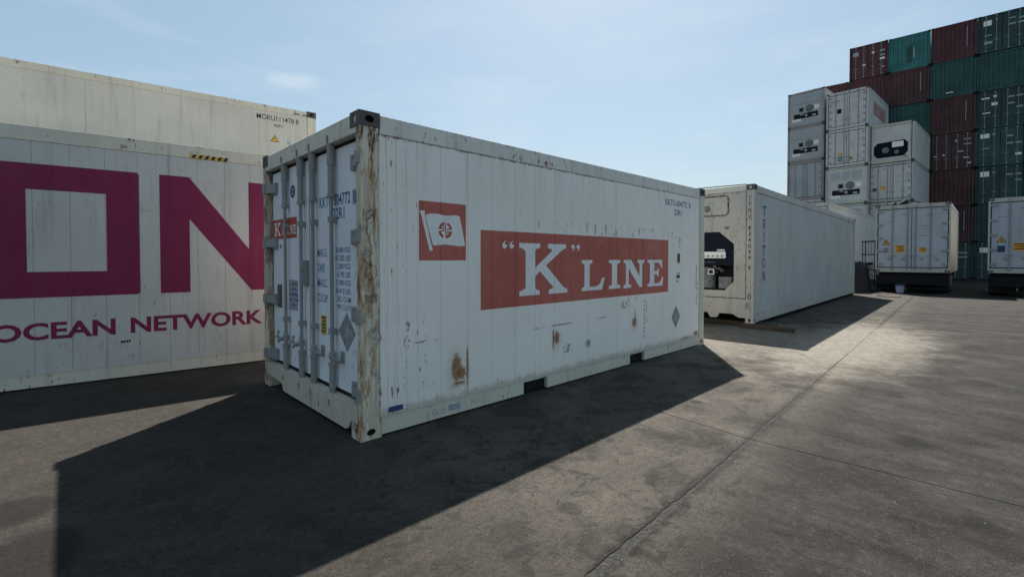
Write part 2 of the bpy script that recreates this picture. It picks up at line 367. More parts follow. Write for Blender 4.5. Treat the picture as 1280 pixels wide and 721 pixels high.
def text_mesh(body, h, bold=0, wide=1.0, space=1.0):
    """flat lettering, capital height h, origin at lower left; returns verts (x,z), faces, width"""
    cu = bpy.data.curves.new('lettering', 'FONT'); cu.body = body; cu.size = 1; cu.offset = bold; cu.space_character = space; cu.resolution_u = 3
    o = bpy.data.objects.new('lettering', cu); C.objects.link(o)
    dg = bpy.context.evaluated_depsgraph_get(); me = bpy.data.meshes.new_from_object(o.evaluated_get(dg))
    vs = [v.co.copy() for v in me.vertices]; fs = [tuple(p.vertices) for p in me.polygons]
    bpy.data.objects.remove(o); bpy.data.curves.remove(cu); bpy.data.meshes.remove(me)
    k = h / .70
    x0 = min(v.x for v in vs); w = (max(v.x for v in vs) - x0) * k * wide
    return [((v.x - x0) * k * wide, v.y * k) for v in vs], fs, w
def side_text(parent, body, x, z, h, width, mat, y, bold=0, name='lettering', space=1.0, wide=1.0):
    vs, fs, w = text_mesh(body, h, bold, wide, space); k = (width / w) if width else 1
    b = MB(); b.v = [(x + v[0] * k, y, z + v[1]) for v in vs]; b.f = fs
    return b.build(name, mat, parent)
def end_text(parent, body, yl, z, h, width, mat, x, bold=0, name='lettering'):
    """text on a face looking toward -x; reads from +y to -y, yl = left edge"""
    vs, fs, w = text_mesh(body, h, bold); k = (width / w) if width else 1
    b = MB(); b.v = [(x, yl - v[0] * k, z + v[1]) for v in vs]; b.f = fs
    return b.build(name, mat, parent)

W2 = 2.438; HC = 2.896; ST = 2.591; L20 = 6.058; L40 = 12.192

def casting_mb(x, y, z, sx, sy, l=.178, w=.162, h=.118):
    """corner casting with real oval holes cut as recesses: built as shell plates round dark openings"""
    b = MB(); x1 = x + sx * l; y1 = y + sy * w; xa, xb = min(x, x1), max(x, x1); ya, yb = min(y, y1), max(y, y1)
    t = .014
    # inner block, set back so that the openings read dark
    def plate(axis, pos, inn, u0, u1, cu, ru, cz, rz):
        # plate in (u,z) with an octagonal hole
        k = 12; hole = [(cu + ru * math.cos(2 * math.pi * i / k + math.pi / 12), cz + rz * math.sin(2 * math.pi * i / k + math.pi / 12)) for i in range(k)]
        outer = []
        for (uu, zz) in hole:
            du, dz = uu - cu, zz - cz
            sc_ = min((u1 - cu) / du if du > 0 else (u0 - cu) / du, (z + h - cz) / dz if dz > 0 else (z - cz) / dz)
            outer.append((cu + du * sc_, cz + dz * sc_))
        n = len(b.v)
        def P(p, w_): return (w_, p[0], p[1]) if axis == 'x' else (p[0], w_, p[1])
        for w_ in (pos, inn):
            b.v.extend(P(p, w_) for p in outer); b.v.extend(P(p, w_) for p in hole)
        for i in range(k):
            j = (i + 1) % k
            b.f.append((n + i, n + j, n + k + j, n + k + i)); b.f.append((n + k + i, n + k + j, n + 3 * k + j, n + 3 * k + i))
        # corner fillers
        cs = [(u0, z), (u1, z), (u1, z + h), (u0, z + h)]
        for i in range(k):
            j = (i + 1) % k; a_, c_ = outer[i], outer[j]
            for q in cs:
                if abs(a_[0] - q[0]) > 1e-6 and abs(c_[0] - q[0]) < 1e-6 and abs(a_[1] - q[1]) < 1e-6 and abs(c_[1] - q[1]) > 1e-6 or \
                   abs(a_[0] - q[0]) < 1e-6 and abs(c_[0] - q[0]) > 1e-6 and abs(a_[1] - q[1]) > 1e-6 and abs(c_[1] - q[1]) < 1e-6:
                    b.face([P(a_, pos), P(q, pos), P(c_, pos)])
    plate('y', y, y + sy * t, xa, xb, (xa + xb) / 2, .040, z + h / 2, .028)
    plate('x', x, x + sx * t, ya, yb, (ya + yb) / 2, .026, z + h / 2, .036)
    b.face([(xa, ya, z), (xb, ya, z), (xb, yb, z), (xa, yb, z)]); b.face([(xa, ya, z + h), (xb, ya, z + h), (xb, yb, z + h), (xa, yb, z + h)])
    b.face([(x1, ya, z), (x1, yb, z), (x1, yb, z + h), (x1, ya, z + h)]); b.face([(xa, y1, z), (xb, y1, z), (xb, y1, z + h), (xa, y1, z + h)])
    return b

def castings(root, Lc, H, mats, core='dark'):
    k = 0
    for z in (0, H - .118):
        for x, sx in ((0, 1), (Lc, -1)):
            for y, sy in ((0, 1), (W2, -1)):
                c_ = casting_mb(x, y, z, sx, sy).build('corner_casting', mats[k % len(mats)], root); k += 1
                MB().box(min(x + sx * .05, x + sx * .17), min(y + sy * .04, y + sy * .155), z + .006, max(x + sx * .05, x + sx * .17), max(y + sy * .04, y + sy * .155), z + .112).build('casting_core', core, c_)

def shell(root, Lc, H, mats, pitch=None, seams=None, pockets=(), x_in=.0, near=True, roofmat='cream', wallz=.16, topz=None, back=True):
    """frame, rails, side skin (separate panels if pitch), roof and back wall of a refrigerated container"""
    topz = topz or H - .16
    post, rail, skin = mats
    for (x0, x1) in ((.0, .165), (Lc - .165, Lc)):
        for (y0, y1) in ((.003, .06), (W2 - .06, W2 - .003)):
            MB().box(x0 + (.002 if x0 == 0 else 0), y0, .117, x1 - (.002 if x1 == Lc else 0), y1, H - .117).build('corner_post', post if x0 == 0 else rail, root, .004 if near else 0)
    for (y0, y1) in ((.008, .07), (W2 - .07, W2 - .008)):
        MB().box(.176, y0, topz, Lc - .176, y1, H - .012).build('top_side_rail', 'railwhite' if near and seams and Lc < 7 else rail, root, .005 if near else 0)
        b = MB(); xs = [.176]
        for (pa, pb) in pockets: xs += [pa, pb]
        xs.append(Lc - .176)
        for i in range(0, len(xs), 2): b.box(xs[i], y0, .016, xs[i + 1], y1, wallz - .012)
        for (pa, pb) in pockets: b.box(pa, y0 + .002, .136, pb, y1, wallz - .012)
        # small lip where skin meets the rail
        b.box(.176, y0 - .004 if y0 < 1 else y1, wallz - .012, Lc - .176, y0 if y0 < 1 else y1 + .004, wallz - .004)
        b.build('bottom_side_rail', rail, root, .003 if near else 0)
    for (pa, pb) in pockets:
        MB().box(pa - .004, .09, .018, pb + .004, W2 - .09, .135).face([(pa, .05, .02), (pb, .05, .02), (pb, .05, .13), (pa, .05, .13)]).build('fork_pocket', 'dark', root)
    # skins
    yb = .026
    MB().box(.166, yb, wallz - .01, Lc - .166, yb + .06, topz).build('side_wall_core', rail if pitch or seams else skin, root)
    if seams is None and pitch:
        seams = [.172]; x = .172 + pitch
        while x < Lc - .172 - pitch * .5: seams.append(x); x += pitch
        seams.append(Lc - .172)
    if seams:
        cache = {}
        for a, b_ in zip(seams[:-1], seams[1:]):
            w = round(b_ - a, 4)
            if w not in cache:
                m_ = MB(); g = .0009; e = .0035; y = 0
                ys = [(g, .0025), (g + e, 0), (w - g - e, 0), (w - g, .0025)]
                z0, z1 = wallz - .003, topz - .003
                for (xa, ya), (xb, yb2) in zip(ys[:-1], ys[1:]): m_.face([(xa, ya, z0), (xb, yb2, z0), (xb, yb2, z1), (xa, ya, z1)])
                m_.face([(g, .012, z0), (g, .0025, z0), (g, .0025, z1), (g, .012, z1)]); m_.face([(w - g, .0025, z0), (w - g, .012, z0), (w - g, .012, z1), (w - g, .0025, z1)])
                m_.face([(g, .012, z0), (w - g, .012, z0), (w - g, .0025, z0), (w - g - e, 0, z0), (g + e, 0, z0), (g, .0025, z0)])
                m_.face([(g, .012, z1), (w - g, .012, z1), (w - g, .0025, z1), (w - g - e, 0, z1), (g + e, 0, z1), (g, .0025, z1)])
                cache[w] = m_.mesh('side_panel', skin)
            put('side_panel', cache[w], root, loc=(a, .0135 + random.uniform(-.0006, .0006), 0))
    MB().box(.166, W2 - .08, wallz - .01, Lc - .166, W2 - .02, topz).build('side_wall', skin, root)
    MB().box(.02, .075, H - .05, Lc - .02, W2 - .075, H - .016).build('roof', roofmat, root)
    MB().box(.1, .1, .14, Lc - .1, W2 - .1, .18).build('floor', 'dark', root)
    if back: MB().box(Lc - .06, .065, .03, Lc - .02, W2 - .065, H - .03).build('end_wall', skin, root)

def doors(root, H, D, mats, level=1, yg=1.219, bars=(.62, 1.05, 1.36, 1.82), barmat='galv', hz=None, w0=.065):
    """pair of rear doors in the x=0 end, set back by D"""
    rail, leaf, hing = mats
    # header, sill
    zs, zt = .28, H - .17
    MB().box(.008, w0, H - .165, .12, W2 - w0, H - .012).build('door_header', rail, root, .004 if level > 1 else 0)
    b = MB()
    if level > 1:
        prof = [(w0, .262), (w0, .125), (.19, .125), (.24, .055), (.30, .035), (W2 - .62, .035), (W2 - .56, .11), (W2 - .2, .125), (W2 - w0, .125), (W2 - w0, .262)]
        b.prism(prof, 'x', .006, .12)
    else: b.box(.008, w0, .02, .12, W2 - w0, .20); zs = .22
    b.build('door_sill', 'dirtycream' if level > 1 else rail, root)
    g = MB().box(D + .006, w0 + .001, zs - .02, D + .05, W2 - w0 - .001, zt + .004)
    g.build('door_gasket', 'rubber', root)
    step = -1
    for k, (ya, yb) in enumerate(((w0 + .03, yg - .012), (yg + .012, W2 - w0 - .03))):
        dr = MB().box(D, ya, zs + .02, D + .05, yb, zt - .025).build('door', leaf, root, .004 if level > 1 else 0)
        zz = hz or [.36 + i * (H - .72) / (3 if level > 1 else 4) for i in range(4 if level > 1 else 5)]
        for z in zz:
            s0, s1 = (.012, ya + .16) if k == 0 else (yb - .16, W2 - .012)
            if level > 1:
                hb = MB()
                yi0, yi1 = (.10, .27) if k == 0 else (W2 - .27, W2 - .10)
                hb.box(D - .028, yi0, z - .062, D - .001, yi1, z + .062)
                pivot = .05 if k == 0 else W2 - .05
                hb.tube((.0, pivot, z - .058), (.0, pivot, z + .058), .016, k=10).box(-.012, min(pivot, pivot + (-.048 if k == 0 else .048)), z - .042, .012, max(pivot, pivot + (-.048 if k == 0 else .048)), z + .05)
                hb.prism([(.004, pivot + (.01 if k == 0 else -.01)), (D - .02, yi0 if k else yi1 - .05), (D - .004, yi0 + .02 if k else yi1 - .05), (.022, pivot)], 'z', z - .045, z + .045)
                for i in range(3):
                    for zq in (-.042, .042):
                        yq = yi0 + .028 + i * .042; hb.tube((D - .028, yq, z + zq), (D - .036, yq, z + zq), .009, k=6)
                hb.build('hinge', hing, dr)
            else: MB().box(D - .04, s0, z - .045, D - .002, s1, z + .045).build('hinge', hing, dr)
        for y in [q for q in bars if (q < yg) == (k == 0)]:
            xb = .036 if level > 1 else D - .03
            rb = .0165 if level > 1 else .022
            m_ = MB(); m_.tube((xb, y, .16 if level > 1 else .1), (xb, y, H - .09), rb, k=12 if level else 6)
            if level > 1:
                m_.tube((xb, y, zs - .04), (xb, y, .52), .028, k=14).tube((xb, y, .50), (xb, y, .53), .034, k=14).tube((xb, y, H - .60), (xb, y, H - .31), .028, k=14)
                m_.tube((xb, y, H - .34), (xb, y, H - .15), .034, .033, k=14).tube((xb, y, H - .62), (xb, y, H - .585), .034, k=14)
                for z in (.80, 1.78): m_.tube((xb, y, z - .025), (xb, y, z + .025), .031, k=14).box(xb - .004, y - .03, z - .02, D, y + .03, z + .02)
                for z in (.20, H - .10):
                    m_.tube((xb, y, z - .025), (xb, y, z + .02), .03, k=12)
                    m_.box(xb - .04, y - .011, z - .045, xb + .0, y + .011, z + .01)
            else:
                for z in (.35, H * .5, H - .5): m_.box(xb - .02, y - .035, z - .03, D, y + .035, z + .03)
                for z in (.16, H - .10): m_.box(xb - .03, y - .045, z - .04, xb + .02, y + .045, z + .04)
            m_.build('locking_bar', barmat, dr)
            # handle lying flat, held by a three-lobed catch
            if level > 1:
                sgn = -1 if k == 0 else 1; zc = .60 if k else .585
                h_ = MB().tube((xb - .03, y, zc), (xb - .03, y + sgn * .16, zc - .01), .0105, k=8)
                h_.tube((xb, y, zc - .03), (xb, y, zc + .03), .027, k=12)
                yc = y + sgn * .13
                h_.box(D - .012, yc - .03, zc - .05, D - .001, yc + .03, zc + .05).box(xb - .034, yc - .008, zc - .05, D - .012, yc + .008, zc - .03).box(xb - .04, yc - .008, zc - .05, xb - .032, yc + .008, zc + .045)
                h_.tube((xb - .044, yc, zc + .05), (xb - .026, yc, zc + .05), .015, k=8).tube((xb - .044, yc + sgn * .05, zc - .005), (xb - .026, yc + sgn * .05, zc - .005), .013, k=8).tube((xb - .044, yc, zc - .052), (xb - .026, yc, zc - .052), .013, k=8)
                h_.build('door_handle', barmat, dr)
            else:
                MB().box(xb - .035, y - .12, H * .24, xb - .022, y + .12, H * .24 + .03).build('door_handle', barmat, dr)
        if level > 1 and k == 1:
            kb = MB().box(D - .055, yb + .06 - .12, 1.18, D - .001, yb + .10 - .05, 1.42)
    return

def bars_block(parent, x, yl, z, rows, w, h, gap, mat='black', seed=0):
    """rows of worn, unreadable print on a -x facing end"""
    rng = random.Random(seed); b = MB()
    for i in range(rows):
        y = yl; zz = z - i * gap
        while yl - y < w:
            s = rng.uniform(.02, .05)
            if rng.random() < .8: b.box(x - .001, y - s, zz, x, y, zz + h * rng.uniform(.7, 1))
            y -= s + .012
    return structure(b.build('faded_print', mat, parent), 'stuff')
def side_marks(parent, y, x, z, n, sx, sz, dx, dz, mat='black', seed=0):
    rng = random.Random(seed); b = MB()
    for i in range(n):
        if rng.random() < .85: b.face([(x + i * dx, y, z + i * dz), (x + i * dx + sx * rng.uniform(.6, 1), y, z + i * dz), (x + i * dx + sx, y, z + i * dz + sz), (x + i * dx, y, z + i * dz + sz * rng.uniform(.7, 1))])
    return structure(b.build('faded_print', mat, parent), 'stuff')
def tri_end(parent, x, y, z, s, mat='orange'):
    p = MB().face([(x, y - s, z), (x, y + s, z), (x, y, z + s * 1.75)]).build('warning_triangle', 'black', parent)
    MB().face([(x - .002, y - s * .74, z + s * .15), (x - .002, y + s * .74, z + s * .15), (x - .002, y, z + s * 1.46)]).build('triangle_face', mat, p)
    MB().face([(x - .004, y - s * .1, z + s * .3), (x - .004, y + s * .1, z + s * .3), (x - .004, y + s * .14, z + s * .95), (x - .004, y - s * .14, z + s * .95)]).build('triangle_mark', 'black', p)
def plate_end(parent, x, y0, y1, z0, z1, mat, name='placard', lines=0):
    p = MB().box(x - .003, y0, z0, x, y1, z1).build(name, mat, parent)
    if lines:
        b = MB()
        for i in range(lines):
            zz = z1 - (i + .75) * (z1 - z0) / (lines + .5); b.box(x - .005, y0 + (y1 - y0) * .12, zz, x - .0035, y1 - (y1 - y0) * (.12 + .2 * (i % 2)), zz + (z1 - z0) / (lines + .5) * .4)
        b.build('faded_print', 'black', p)
    return p

# ---------------------------------------------------------------- ground
def joint_y(x): return -2.2 + .0485 * x
def jag(x, s, amp): return noise.noise(Vector((x * 7, s * 10, 0))) * amp + noise.noise(Vector((x * 29, s * 10 + 3, 0))) * amp * .35
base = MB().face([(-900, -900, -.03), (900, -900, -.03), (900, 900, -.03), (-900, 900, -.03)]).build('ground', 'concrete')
structure(base)
XA, XB, YA, YB = -14, 70, -32, 34
def crossL(y): return 2.52 + .12 * (y - .13) + jag(y, 5, .006)
def crossR(y): return 2.26 - .045 * (y + 2.05) + jag(y, 6, .006)
def edge_pts(side, xa, xb):
    out = []; x = xa
    while x < xb:
        w = .002 if 6.4 < x < 10.5 else (.005 if x > 3.5 else (.007 if x > 1.4 else .007 + .018 * min(1, (1.4 - x) / 1.0)))
        out.append((x, joint_y(x) + side * (w + abs(jag(x, side, .05 if x < 1.2 else (.02 if x < 4 else .008)))))); x += .05 if x < 8 else .4
    out.append((xb, joint_y(xb) + side * .024)); return out
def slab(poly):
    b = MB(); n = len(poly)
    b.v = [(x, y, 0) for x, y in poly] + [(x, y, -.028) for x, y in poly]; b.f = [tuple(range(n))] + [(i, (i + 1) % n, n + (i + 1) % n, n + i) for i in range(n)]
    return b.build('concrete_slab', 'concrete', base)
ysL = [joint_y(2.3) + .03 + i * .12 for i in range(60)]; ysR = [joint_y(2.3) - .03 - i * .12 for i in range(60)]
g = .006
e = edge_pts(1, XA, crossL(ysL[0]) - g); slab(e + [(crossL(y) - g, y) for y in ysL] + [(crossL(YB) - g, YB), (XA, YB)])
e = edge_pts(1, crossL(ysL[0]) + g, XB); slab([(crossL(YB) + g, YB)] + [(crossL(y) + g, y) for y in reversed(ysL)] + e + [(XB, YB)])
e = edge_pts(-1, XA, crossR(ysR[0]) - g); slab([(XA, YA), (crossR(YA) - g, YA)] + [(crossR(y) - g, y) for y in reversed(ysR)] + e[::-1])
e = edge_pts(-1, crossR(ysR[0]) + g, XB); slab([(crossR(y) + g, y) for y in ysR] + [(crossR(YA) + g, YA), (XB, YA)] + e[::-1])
gr = MB().face([(XA, joint_y(XA) - .12, -.004), (XB, joint_y(XB) - .12, -.004), (XB, joint_y(XB) + .12, -.004), (XA, joint_y(XA) + .12, -.004)])
gr.face([(2.0, YA, -.003), (3.9, YA, -.003), (7.0, YB, -.003), (1.9, YB, -.003)])
structure(gr.build('joint_grit', 'grit', base), 'stuff')
# loose stones and litter flecks
st_ = MB(); fl = MB(); rng = random.Random(5)
for i in range(420):
    x = rng.uniform(-2.6, 12); y = rng.uniform(-5, 2.3) if i % 3 else joint_y(x) + rng.gauss(0, .06)
    s = rng.uniform(.002, .006) * (1.4 if i % 3 == 0 else 1); b = st_ if rng.random() < .82 else fl; n = len(b.v)
    pts = [Vector((math.cos(a) * s * rng.uniform(.7, 1.2), math.sin(a) * s * rng.uniform(.7, 1.2), 0)) for a in (0, 1.3, 2.5, 3.9, 5.1)]
    b.v += [(x + p.x, y + p.y, .0005) for p in pts] + [(x, y, s * .8)]; b.f += [(n + k, n + (k + 1) % 5, n + 5) for k in range(5)]
o = st_.build('loose_gravel', 'grit'); tag(o, 'loose dark grit and small stones scattered over the concrete yard', 'gravel'); structure(o, 'stuff')
o = fl.build('litter_flecks', 'greydia'); tag(o, 'tiny white flecks of litter scattered over the concrete yard', 'litter'); structure(o, 'stuff')

# ---------------------------------------------------------------- main white container
K = thing('shipping_container', 'white twenty-foot container with red K LINE band and barred doors, in the middle', 'shipping container')
seams = [.172, .241, .328, .418, .526, .763, 1.069]
while seams[-1] + .305 < 5.5: seams.append(seams[-1] + .305)
seams += [5.64, 5.76, 5.886]
shell(K, L20, ST, ('rustpost', 'creamrail', 'Kside'), seams=seams, pockets=((1.80, 2.165), (3.82, 4.185)), topz=2.432, wallz=.157)
castings(K, L20, ST, ['rustpost', 'rustpost', 'rustpost', 'rustpost', 'castdark', 'castdark', 'castdark', 'castdark'])
D = .078
doors(K, ST, D, ('creamrail', 'door', 'hinge'), 2, yg=1.245, hz=(.36, .98, 1.61, 2.22))
yk = .0115
# serif letters, each one outline
def slab_letter(parent, pts, x0, x1, z0, z1, mat='printwhite'):
    poly = [(x0 + u_ * (x1 - x0), z0 + v_ * (z1 - z0)) for u_, v_ in pts]
    me = bpy.data.meshes.new('serif_letter'); bm = bmesh.new()
    fc = bm.faces.new([bm.verts.new((p[0], yk, p[1])) for p in poly]); tess(bm, fc)
    for s in seams:  # paint breaks at every skin joint
        if x0 < s < x1:
            for dlt, clr in ((-.0013, 0), (.0013, 0)):
                bmesh.ops.bisect_plane(bm, geom=bm.verts[:] + bm.edges[:] + bm.faces[:], plane_co=(s + dlt, 0, 0), plane_no=(1, 0, 0))
            bmesh.ops.delete(bm, geom=[q for q in bm.faces if abs(q.calc_center_median().x - s) < .0013], context='FACES')
    bmesh.ops.recalc_face_normals(bm, faces=bm.faces)
    bm.to_mesh(me); bm.free(); me.materials.append(M[mat]); return put('serif_letter', me, parent)
Kp = [(0, 1), (0, .915), (.06, .90), (.12, .85), (.12, .15), (.06, .10), (0, .085), (0, 0), (.40, 0), (.40, .085), (.34, .10), (.31, .15), (.31, .35), (.40, .46), (.69, .13), (.66, .10), (.59, .085), (.59, 0), (1, 0), (1, .085), (.94, .10), (.88, .16), (.53, .57), (.86, .86), (.92, .90), (.97, .915), (.97, 1), (.57, 1), (.57, .915), (.64, .90), (.66, .86), (.31, .53), (.31, .86), (.34, .90), (.41, .915), (.41, 1)]
Lp = [(0, 1), (0, .9), (.08, .88), (.115, .82), (.115, .18), (.08, .12), (0, .1), (0, 0), (.88, 0), (1, .40), (.88, .40), (.78, .20), (.60, .12), (.33, .12), (.33, .82), (.36, .88), (.45, .9), (.45, 1)]
Ip = [(0, 1), (0, .9), (.2, .88), (.26, .82), (.26, .18), (.2, .12), (0, .1), (0, 0), (1, 0), (1, .1), (.8, .12), (.72, .18), (.72, .82), (.8, .88), (1, .9), (1, 1)]
Np = [(0, 1), (0, .9), (.08, .88), (.11, .82), (.11, .18), (.08, .12), (0, .1), (0, 0), (.36, 0), (.36, .1), (.27, .12), (.245, .18), (.245, .68), (.76, 0), (.90, 0), (.90, .82), (.92, .88), (1, .9), (1, 1), (.66, 1), (.66, .9), (.74, .88), (.76, .82), (.76, .40), (.36, 1)]
Ep = [(0, 1), (0, .9), (.10, .88), (.14, .82), (.14, .18), (.10, .12), (0, .1), (0, 0), (.94, 0), (1, .34), (.90, .34), (.82, .18), (.66, .11), (.42, .11), (.42, .46), (.56, .46), (.64, .36), (.70, .36), (.70, .68), (.64, .68), (.56, .57), (.42, .57), (.42, .89), (.66, .89), (.80, .82), (.85, .70), (.94, .70), (.92, 1)]
slab_letter(K, Kp, 1.737, 2.508, 1.048, 1.60)
slab_letter(K, Lp, 2.774, 3.24, 1.05, 1.42); slab_letter(K, Ip, 3.328, 3.588, 1.05, 1.42); slab_letter(K, Np, 3.66, 4.178, 1.045, 1.42); slab_letter(K, Ep, 4.265, 4.708, 1.04, 1.42)
def quote(x, z, up):
    pts = [(.5 + .5 * math.cos(a), .30 + .30 * math.sin(a)) for a in [math.pi * 2 * i / 12 for i in range(12)]]
    # teardrop: round foot with a hooked tail
    tail = [(.98, .42), (.85, .30), (.55, .1), (.2, .15), (.02, .35), (.0, .55), (.2, .8), (.55, 1), (.8, 1), (.5, .82), (.42, .62), (.7, .6), (.92, .52)]
    if not up: tail = [(1 - a_, 1 - b_) for a_, b_ in tail]
    b = MB().face([(x + a_ * .07, yk, z + b_ * .085) for a_, b_ in tail]); b.build('quote_mark', 'printwhite', K)
for x in (1.500, 1.598): quote(x, 1.53, True)
for x in (2.575, 2.67): quote(x, 1.525, False)
# house flag in the red square
def fq(px_, py_): return (.539 + (px_ - 103) / 457 * .506, 1.937 - (py_ - (75 + (px_ - 103) / 457 * 40)) / (570 - (px_ - 103) / 457 * 43) * .516)
fl_pts = [(162, 212), (200, 202), (240, 198), (290, 205), (340, 217), (380, 220), (420, 215), (460, 216), (495, 225), (500, 255), (520, 340), (550, 500), (520, 507), (470, 508), (410, 498), (350, 492), (290, 497), (232, 502), (205, 400), (180, 300)]
flag = MB().face([(p[0], yk, p[1]) for p in (fq(*q) for q in fl_pts)]).build('flag_print', 'printwhite', K)
MB().face([(p[0], yk - .0006, p[1]) for p in (fq(*q) for q in [(108, 182), (118, 172), (150, 172), (160, 182), (153, 200), (190, 380), (230, 552), (198, 553), (160, 380), (122, 205)])]).build('flagpole_print', 'printwhite', flag)
ex, ez = fq(350, 357); em = MB()
def arc(a0, a1, r0, r1):
    k = 6
    for i in range(k):
        A, B = R(a0 + (a1 - a0) * i / k), R(a0 + (a1 - a0) * (i + 1) / k)
        em.face([(ex + r_ * math.cos(a_), yk - .0008, ez + r_ * math.sin(a_)) for r_, a_ in ((r0, A), (r1, A), (r1, B), (r0, B))])
for a0, a1 in ((102, 172), (188, 250), (282, 352), (8, 72)): arc(a0, a1, .050, .074)
def rct(x0, z0, x1, z1, sh=0): em.face([(ex + x0, yk - .0008, ez + z0), (ex + x1, yk - .0008, ez + z0), (ex + x1 + sh, yk - .0008, ez + z1), (ex + x0 + sh, yk - .0008, ez + z1)])
rct(.004, -.07, .016, .07, -.014); rct(-.052, -.012, -.014, -.002); rct(-.024, -.002, -.014, .040); rct(-.052, .012, -.030, .024); rct(.022, .006, .052, .016); rct(.022, -.04, .032, .006); rct(.036, -.024, .054, -.012)
em.build('emblem', 'printred', flag)
# side markings
side_text(K, 'KKTU 604772  8', 4.764, 2.235, .092, .80, 'navy', yk, .004); side_text(K, '22R1', 5.03, 2.105, .085, .24, 'navy', yk, .004)
pl = MB().box(5.135, yk - .004, 1.37, 5.215, yk, 1.52).build('consolidated_plate', 'yellowgrey', K)
MB().box(5.15, yk - .006, 1.385, 5.175, yk - .0045, 1.50).box(5.185, yk - .006, 1.40, 5.2, yk - .0045, 1.51).build('plate_print', 'black', pl)
side_marks(K, yk, 5.115, 1.135, 4, .022, .055, .026, 0, 'black', 3); side_marks(K, yk, 5.118, 1.07, 3, .022, .04, .030, 0, 'black', 4); side_marks(K, yk, 5.115, 1.20, 4, .022, .02, .026, 0, 'black', 5)
def diamond(parent, x, z, rx, rz, side=True, xx=0, mat='greydia'):
    P = (lambda u_, v_, e_: (x + u_, yk - e_, z + v_)) if side else (lambda u_, v_, e_: (xx - e_, x - u_, z + v_))
    o = MB().face([P(0, -rz, .001), P(rx, 0, .001), P(0, rz, .001), P(-rx, 0, .001)]).build('diamond_sticker', mat, parent)
    MB().face([P(-.3 * rx, -.2 * rz, .002), P(.1 * rx, -.5 * rz, .002), P(.45 * rx, .1 * rz, .002), P(.1 * rx, .45 * rz, .002)]).build('sticker_mark', 'greyplate', o)
diamond(K, 5.10, .545, .135, .17)
side_marks(K, yk, 4.18, .33, 9, .018, .035, 0, .062, 'brownplate', 7); side_marks(K, yk, 4.235, .55, 8, .016, .025, 0, .045, 'brownplate', 8)
side_marks(K, yk, 3.78, .86, 3, .01, .05, .09, 0, 'black', 9)
side_marks(K, yk, 2.48, .36, 4, .06, .012, .012, .025, 'navy', 12); side_marks(K, yk, 2.86, .37, 3, .012, .07, .035, 0, 'navy', 13)
MB().box(.245, yk - .006, .180, .375, yk, .222).build('blue_tape', 'blue', K)
side_text(K, 'GLD', .66, .055, .045, .14, 'hinge', .0065, -.008); side_text(K, '10-11', 1.10, .06, .042, .13, 'hinge', .0065, -.006)
MB().box(.84, .0055, .055, .97, .0065, .11).build('pale_smear', 'greyplate', K)
MB().box(1.66, .006, .016, 1.672, .01, .145).box(3.70, .006, .016, 3.712, .01, .145).build('rail_weld_strip', 'creamrail', K)
# faint doodles in marker on the corner post
def scribble(parent, fn, n, w, mat='black', name='marker_scribble'):
    b = MB(); pts = [fn(i / n) for i in range(n + 1)]
    for a_, b_ in zip(pts[:-1], pts[1:]):
        dd = Vector((b_[0] - a_[0], b_[1] - a_[1])); 
        if dd.length < 1e-6: continue
        nn = Vector((-dd.y, dd.x)).normalized() * w
        b.face([(a_[0] + nn.x, .0008, a_[1] + nn.y), (b_[0] + nn.x, .0008, b_[1] + nn.y), (b_[0] - nn.x, .0008, b_[1] - nn.y), (a_[0] - nn.x, .0008, a_[1] - nn.y)])
    b.build(name, mat, parent)
scribble(K, lambda t_: (.09 + .035 * math.cos(t_ * 14), 1.80 - .06 * t_ + .03 * math.sin(t_ * 17)), 40, .0014)
scribble(K, lambda t_: (.05 + .09 * t_ + .012 * math.sin(t_ * 20), 1.62 + .09 * math.sin(t_ * 11)), 40, .0014)
scribble(K, lambda t_: (.095 + .05 * math.cos(t_ * 6.6), 1.33 + .06 * math.sin(t_ * 6.6)), 30, .0014)
scribble(K, lambda t_: (.04 + .11 * t_, 1.12 + .035 * math.sin(t_ * 34)), 50, .0014)
scribble(K, lambda t_: (.07 + .03 * math.sin(t_ * 9), 1.50 - .14 * t_), 24, .0014)
# door markings
xd = D - .0012
end_text(K, 'KKTU 604772', .985, 1.905, .098, .655, 'navy', xd, .016); end_text(K, '8', .275, 1.90, .095, .055, 'navy', xd, .004)
MB().box(xd + .0002, .205, 1.885, xd + .0008, .29, 2.01).build('check_digit_box', 'greyplate', K)
end_text(K, '22R1', .685, 1.785, .098, .24, 'navy', xd, .016)
for i, (s_, v) in enumerate((('MAX.G.', 1.455), ('TARE', 1.315), ('MAX.C.', 1.175), ('CU.CAP', 1.035))): end_text(K, s_, 1.045, v, .075, .23 if s_ != 'TARE' else .17, 'navy', xd, .004)
for i, s_ in enumerate(('30,480 KGS', '67,200 LBS', '3,080 KGS', '6,790 LBS', '27,400 KGS', '60,410 LBS', '28.3 CU.M', '999 CU.FT')):
    w_ = .30 * (len(s_) / 10); end_text(K, s_, .36 + w_ - .025, 1.49 - i * .071, .048, w_, 'navy', xd, .003)
diamond(K, .412, .81, .165, .17, False, xd)
plate_end(K, D, .85, .965, .735, .91, 'yellow', 'yellow_decal', 5)
lg = plate_end(K, D, 1.59, 2.345, 1.655, 1.87, 'printred', 'logo_decal')
def end_letter(pts, yl, yr, z0, z1): MB().face([(D - .004, yl - u_ * (yl - yr), z0 + v_ * (z1 - z0)) for u_, v_ in pts]).build('serif_letter', 'printwhite', lg)
end_letter(Kp, 2.29, 2.08, 1.69, 1.835); end_letter(Lp, 2.02, 1.92, 1.695, 1.79); end_letter(Ip, 1.87, 1.81, 1.695, 1.79); end_letter(Np, 1.785, 1.70, 1.695, 1.79); end_letter(Ep, 1.685, 1.60, 1.695, 1.79)
